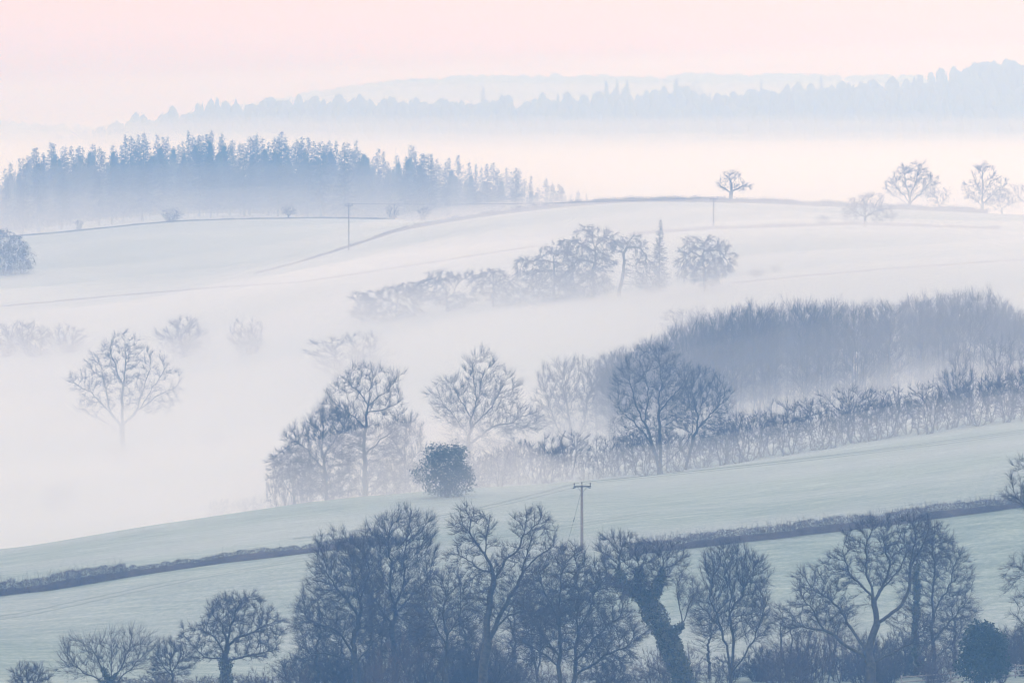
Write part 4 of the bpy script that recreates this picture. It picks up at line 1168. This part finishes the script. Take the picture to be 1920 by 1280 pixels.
# ------------------------------------------------------------------ hedges
def hedge(name, label, path, h, w, per_m, seed, shoots=0.0, mat=HEDGE, by='hit', r=0.02, taper=0.0, core=1.0):
    rng = np.random.default_rng(seed)
    px = np.array([p[0] for p in path], float); v = np.array([p[1] for p in path], float)
    xs = np.arange(px[0], px[-1] + 1, 8.0)
    P = []
    for x in xs:
        val = float(np.interp(x, px, v))
        D = val if by == 'D' else hit(x, val)
        if D is None: continue
        P.append(G(x, D))
    P = np.array(P)
    for _ in range(6): P[1:-1, 1] = 0.5 * P[1:-1, 1] + 0.25 * (P[:-2, 1] + P[2:, 1])
    P[:, 2] = ground_z(P[:, 0], P[:, 1])
    seg = np.linalg.norm(np.diff(P, axis=0), axis=1); L = np.concatenate([[0], np.cumsum(seg)])
    n = int(L[-1] * per_m)
    t = rng.uniform(0, L[-1], n)
    base = np.stack([np.interp(t, L, P[:, k]) for k in range(3)], 1)
    hv = h * (1 + (0.22 if core else 0.42) * N1(t / 2.2 + seed, 3.3) + 0.16 * N2(t / 0.7, 1.7))
    if taper: hv = hv * np.clip(t / (L[-1] * taper), 0.12, 1)
    zz = rng.uniform(0, 1, n) ** 0.8
    wid = w * 0.5 * np.sqrt(np.clip(1.05 - zz ** 3, 0, 1))
    p = base + np.stack([wid * rng.uniform(-1, 1, n) * 0.4, wid * rng.uniform(-1, 1, n), zz * hv], 1)
    B = MB()
    d = norm(rng.normal(size=(n, 3)) * np.array([0.8, 0.8, 0.5]) + np.array([0, 0, 0.75]))
    l = h * 0.32 * rng.uniform(0.5, 1.2, (n, 1))
    B.cones(p - d * l * 0.4, p + d * l * 0.6, r * rng.uniform(0.7, 1.3, n))
    m = int(n * 0.5)
    B.leaves(p[:m] * 1.0, h * 0.045 * rng.uniform(0.6, 1.4, m), rng)
    tc = np.arange(0, L[-1] if core else 1.3, 0.6)                         # dense dark heart of the hedge
    c = np.stack([np.interp(tc, L, P[:, k]) for k in range(3)], 1)
    hc = h * (0.74 + 0.2 * N1(tc / 2.2 + seed, 3.3) + 0.14 * N2(tc / 0.7, 1.7)) * (np.clip(tc / (L[-1] * taper), 0.1, 1) if taper else 1)
    prof = np.array([(-0.42, -0.1), (-0.40, 0.55), (-0.2, 0.95), (0.2, 0.95), (0.40, 0.55), (0.42, -0.1)])
    V = np.stack([np.stack([c[:, 0], c[:, 1] + core * w * a * (1 + 0.25 * N3(tc / 0.9, a * 9)), c[:, 2] + hc * b * (0.35 + 0.65 * core) - (0 if core else 3)], 1) for a, b in prof], 1)
    nn = len(tc); ii = (np.arange(nn - 1) * 6)[:, None] + np.arange(5)[None]
    B.add(V, q=np.stack([ii, ii + 1, ii + 7, ii + 6], -1).reshape(-1, 4))
    if shoots:
        m = int(L[-1] * shoots)
        t = rng.uniform(0, L[-1], m)
        t = t[rng.uniform(-1, 1, m) < N3(t / 3.5 + seed, 9.1) + 0.5]; m = len(t)
        b = np.stack([np.interp(t, L, P[:, k]) for k in range(3)], 1)
        b += np.stack([0 * t, rng.uniform(-0.3, 0.3, m) * w, h * rng.uniform(0.3, 0.8, m)], 1)
        dd = norm(0.28 * rng.normal(size=(m, 3)) + np.array([0, 0, 1]))
        ln = h * rng.uniform(0.4, 1.0, (m, 1))
        B.cones(b, b + dd * ln, 0.014 * np.ones(m))
        for _ in range(2):
            q = b + dd * ln * rng.uniform(0.3, 0.8, (m, 1))
            B.cones(q, q + norm(dd + 0.5 * rng.normal(size=(m, 3))) * ln * 0.4, 0.010 * np.ones(m))
    me = B.build(name, mat)
    tag(obj(name, me), label, 'hedge')
hedge('clipped_hedge', 'low clipped hedge climbing the left half of the near field', [(225, 1084), (400, 1058), (620, 1032), (760, 1020)], 0.95, 1.3, 270, 1, 4, core=0.75)
hedge('scrubby_hedge', 'ragged bushy hedge at the left edge of the near field', [(-60, 1124), (100, 1106), (240, 1082)], 1.45, 1.5, 260, 2, 20, core=0.5)
hedge('scrubby_hedge', 'scruffy hedge with upright shoots crossing the right half of the near field', [(1180, 1042), (1270, 1030), (1600, 994), (1960, 945)], 1.25, 1.4, 250, 3, 40, core=0.5)
hedge('ridge_hedge', 'dark hedge along the skyline ridge from centre to right, trailing left as a shaded bank fold', [(480, 1104), (560, 1112), (640, 1126), (760, 1145), (1000, 1148), (1200, 1148), (1700, 1148), (1860, 1148)], 1.15, 1.3, 50, 4, 0, by='D', r=0.05, taper=0.5)  # tapering left end is a dark strip standing in for a shaded bank fold
hedge('field_hedge', 'thin dark hedge on the slope below the skyline trees at right', [(1180, 441), (1320, 431), (1600, 421), (1880, 430)], 0.62, 1.0, 50, 5, 0, r=0.045)
hedge('field_hedge', 'faint low hedge line at right above the plantation', [(1370, 532), (1500, 519), (1700, 502), (1960, 485)], 0.22, 0.8, 40, 6, 0, r=0.03)
hedge('field_hedge', 'faint hedge line rising behind the middle slope conifers', [(560, 530), (700, 510), (850, 486), (1010, 462)], 0.25, 0.8, 40, 7, 0, r=0.03)
hedge('field_hedge', 'low dark boundary on the left far ridge', [(-20, 1243), (300, 1246), (560, 1248), (740, 1250)], 0.3, 0.9, 40, 8, 0, by='D', r=0.05)
hedge('field_hedge', 'very faint hedge line in the mist at far left', [(-20, 577), (200, 557), (400, 540), (560, 530)], 0.22, 0.8, 40, 9, 0, r=0.03)

# ------------------------------------------------------------------ far wooded ridges
def far_wood(name, label, D0, D1, u0, u1, n, h, w, seed, leaves=22):
    rng = np.random.default_rng(seed)
    u = rng.uniform(u0, u1, n); D = rng.uniform(D0, D1, n)
    X = (u - CX) * D / F
    z = ground_z(X, D)
    hh = h * rng.uniform(0.55, 1.25, n) * (1 + 0.3 * N1(X / 40, D / 30)); ww = w * rng.uniform(0.6, 1.3, n)
    con = rng.uniform(0, 1, n) < 0.12
    B = MB()
    ang = np.arange(5) * 2 * np.pi / 5                    # solid canopy of every tree, then a ragged fringe of shoots
    tt = np.array([0.0, 0.35, 0.7, 0.9])
    pr = np.where(con[:, None], ((1 - tt) * 0.85)[None], np.array([0.55, 1.0, 0.85, 0.45])[None]) * rng.uniform(0.8, 1.2, (n, 4))
    a = ang[None, None] + rng.uniform(0, 6.28, (n, 1, 1))
    rr = (ww[:, None] * pr)[:, :, None] * rng.uniform(0.7, 1.25, (n, 4, 5))
    V = np.stack([X[:, None, None] + np.cos(a) * rr, D[:, None, None] + np.sin(a) * rr, (z[:, None, None] + (hh[:, None] * tt[None])[:, :, None]) * np.ones((1, 1, 5)) + rng.uniform(-0.3, 0.3, (n, 4, 5))], -1).reshape(n, 20, 3)
    apex = np.stack([X, D, z + hh], 1)[:, None]
    V = np.concatenate([V, apex], 1)
    base = (np.arange(n) * 21)[:, None, None]
    kk = np.arange(5); ring = np.arange(3)[:, None] * 5
    q = np.stack([ring + kk, ring + (kk + 1) % 5, ring + 5 + (kk + 1) % 5, ring + 5 + kk], -1).reshape(1, 15, 4) + base
    t3 = np.stack([15 + kk, 15 + (kk + 1) % 5, 20 + 0 * kk], -1).reshape(1, 5, 3) + base
    B.add(V.reshape(-1, 3), q=q.reshape(-1, 4), t=t3.reshape(-1, 3))
    k = np.repeat(np.arange(n), leaves)
    t = rng.uniform(0.25, 1, len(k))
    prof = np.where(con[k], (1 - t) * 0.85, np.sqrt(np.clip(1 - (1.7 * t - 0.75) ** 2, 0.05, 1)))
    a = rng.uniform(0, 6.283, len(k))
    p = np.stack([X[k] + np.cos(a) * ww[k] * prof, D[k] + np.sin(a) * ww[k] * prof, z[k] + t * hh[k]], 1)
    d = norm(rng.normal(size=(len(k), 3)) * np.array([0.8, 0.8, 0.5]) + np.array([0, 0, 0.9]))
    l = w * 0.45 * rng.uniform(0.5, 1.3, (len(k), 1))
    B.cones(p - d * l * 0.4, p + d * l * 0.6, w * 0.05 * np.ones(len(k)))
    tag(obj(name, B.build(name, FARWOOD)), label, None, None, 'stuff')
far_wood('far_woodland', 'hazy unbroken woodland covering the far ridge', 2720, 3030, -200, 2150, 2000, 11, 3.2, 120, 9)
far_wood('far_woodland', 'palest woodland on the most distant ridge', 4950, 5010, 380, 2200, 600, 6, 6.0, 121, 4)
far_wood('far_woodland', 'barely visible woodland on the distant left hill', 3930, 4010, -300, 420, 220, 8, 5.0, 122, 5)
for px, top, P, s, lab in ((905, 163, LARCHES[0], 1.3, 'lone tall conifer left of centre on the far wooded ridge'),
                           (1046, 176, SPRUCES[1], 1.2, 'small conifer at the centre of the far wooded ridge'),
                           (1137, 153, SPRUCES[0], 1.1, 'left conifer of three close together on the far ridge'),
                           (1157, 152, SPRUCES[2], 1.2, 'middle conifer of three close together on the far ridge'),
                           (1176, 152, SPRUCES[3], 1.1, 'right conifer of three close together on the far ridge'),
                           (1268, 149, SPRUCES[1], 1.5, 'pointed broad conifer on the far ridge right of the three'),
                           (1428, 148, LARCHES[3], 1.2, 'thin spire conifer on the far ridge right of centre'),
                           (1540, 142, LARCHES[5], 1.4, 'rightmost lone conifer standing clear of the far ridge')):
    g = G(px, 2985)
    h = ZC - (top - HY) * 2985 / F - g[2]
    h0 = 20 if P in LARCHES else 12
    place(P, 'conifer_tree', tuple(g), lab, 'tree', 'lone conifers on the far ridge', (s * h / h0, s * h / h0, h / h0), px * 0.7)
bush(ROUND[1], 'bare_tree', 'rounded bare tree on the far ridge beside the broad conifer', 1305, 2985, 152, 30, 'tree', 9.0, 9.4)

# ------------------------------------------------------------------ poles, wires, fence
def catenary(a, b, sag, n=24):
    t = np.linspace(0, 1, n)[:, None]
    p = a * (1 - t) + b * t
    p[:, 2] -= (4 * sag * t * (1 - t))[:, 0]
    return p
def pole(label, px, D, top, arm, rot, near):
    g = G(px, D)
    h = ZC - (top - HY) * D / F - g[2]
    r = bpy.data.objects.new('utility_pole', None); COL.objects.link(r)
    r.location = g; r.rotation_euler = (0, 0, rot)
    tag(r, label, 'utility pole')
    B = MB(); B.poly([[0, 0, -0.2], [0, 0, h * 0.5], [0, 0, h]], [0.16, 0.14, 0.115], 10)
    B.cones(np.array([[0, 0, h]]), np.array([[0, 0, h + 0.05]]), [0.115])
    obj('shaft', B.build('shaft', POLE, True), r)
    B = MB(); B.box((0, -0.16, h - 0.12), (arm * 2, 0.10, 0.12))
    ca = obj('crossarm', B.build('crossarm', METAL), r)
    for sx in (-1, 1):
        B = MB(); B.poly([[sx * arm * 0.55, -0.16, h - 0.18], [sx * 0.1, -0.12, h - 0.65]], 0.02, 4)
        obj('brace', B.build('brace', METAL), ca)
    tips = []
    for x in (-arm * 0.92, 0.0, arm * 0.92):
        B = MB()
        zb = h - 0.06 if x else h + 0.03
        z = np.array([0, 0.08, 0.10, 0.16, 0.18, 0.25, 0.30]); rr = np.array([0.025, 0.025, 0.075, 0.05, 0.075, 0.045, 0.012])
        B.poly(np.stack([0 * z + x, 0 * z - (0.16 if x else 0), zb + z], 1), rr, 8)
        obj('insulator', B.build('insulator', CERAMIC, True), ca)
        c, s = math.cos(rot), math.sin(rot)
        lx, ly = x, -(0.16 if x else 0)
        tips.append(np.array([g[0] + c * lx - s * ly, g[1] + s * lx + c * ly, zb + 0.27 + g[2]]))
    if near:
        for x in (-arm * 0.75, arm * 0.6):                # hanging strain insulators
            B = MB(); z = np.linspace(0, 0.42, 8)
            B.poly(np.stack([x + z * 0.8 * np.sign(x), 0 * z - 0.16, h - 0.2 - z * 0.25], 1), [0.02, 0.07, 0.03, 0.07, 0.03, 0.07, 0.03, 0.02], 8)
            obj('strain_insulator', B.build('strain_insulator', CERAMIC, True), ca)
        B = MB()
        B.poly([[-0.1, -0.05, h - 0.7], [-0.95, -0.5, h - 3.4], [-2.05, -1.1, 0.0]], 0.013, 4)
        B.poly([[-0.88, -0.46, h - 3.15], [-0.98, -0.52, h - 3.5]], 0.04, 6)
        obj('stay_wire', B.build('stay_wire', METAL), r)
    return tips
tn = pole('pale wooden utility pole with crossarm and stay wire on the near field', 1091, 573, 909, 0.88, 0.25, True)
t1 = pole('distant utility pole on the misty slope at left centre', 654, hit(654, 470), 384, 0.75, 0.0, False)
t2 = pole('distant utility pole below the lone skyline tree', 1338, hit(1338, 431), 372, 0.75, 0.2, False)
for i in range(3):
    B = MB(); B.poly(catenary(tn[i], W(2080 + 6 * i, 782 + 3 * i, 600), 0.35), 0.009, 4)
    tag(obj('overhead_wire', B.build('overhead_wire', METAL)), 'thin overhead wire running right from the near pole over the field', 'wire', 'wires right of the near pole')
    B = MB(); B.poly(catenary(tn[i], W(540 + 10 * i, 1010, 552), 0.6), 0.008, 4)
    tag(obj('overhead_wire', B.build('overhead_wire', METAL)), 'thin overhead wire running left from the near pole behind the trees', 'wire', 'wires left of the near pole')
for i in (0, 2):
    B = MB(); B.poly(catenary(t1[i], t2[i], 0.55), 0.015, 4)
    tag(obj('overhead_wire', B.build('overhead_wire', METAL)), 'faint overhead wire strung between the two distant poles', 'wire', 'wires between the distant poles')

def post_rail(label, path, gap, h, rails):
    r = bpy.data.objects.new('rail_fence', None); COL.objects.link(r)
    P = np.array([G(x, D) for x, D in path]); r.location = P[0]
    tag(r, label, 'fence')
    L = np.concatenate([[0], np.cumsum(np.linalg.norm(np.diff(P, axis=0), axis=1))])
    ts = np.arange(0, L[-1], gap)
    Q = np.stack([np.interp(ts, L, P[:, k]) for k in range(3)], 1); Q[:, 2] = ground_z(Q[:, 0], Q[:, 1])
    for q in Q:
        B = MB(); B.box((0, 0, h / 2), (0.12, 0.10, h + 0.1))
        obj('post', B.build('post', RAIL), r, tuple(q - P[0]))
    for a, b in zip(Q[:-1], Q[1:]):
        for f in rails:
            B = MB(); o = np.array([0, -0.075, h * f])
            B.poly([a - P[0] + o, b - P[0] + o], 0.05, 4)
            obj('rail', B.build('rail', RAIL), r)
post_rail('grey post and rail fence in the bottom right corner', [(1690, 494), (1780, 496), (1900, 500), (1960, 504)], 2.4, 1.15, (0.9, 0.55, 0.22))
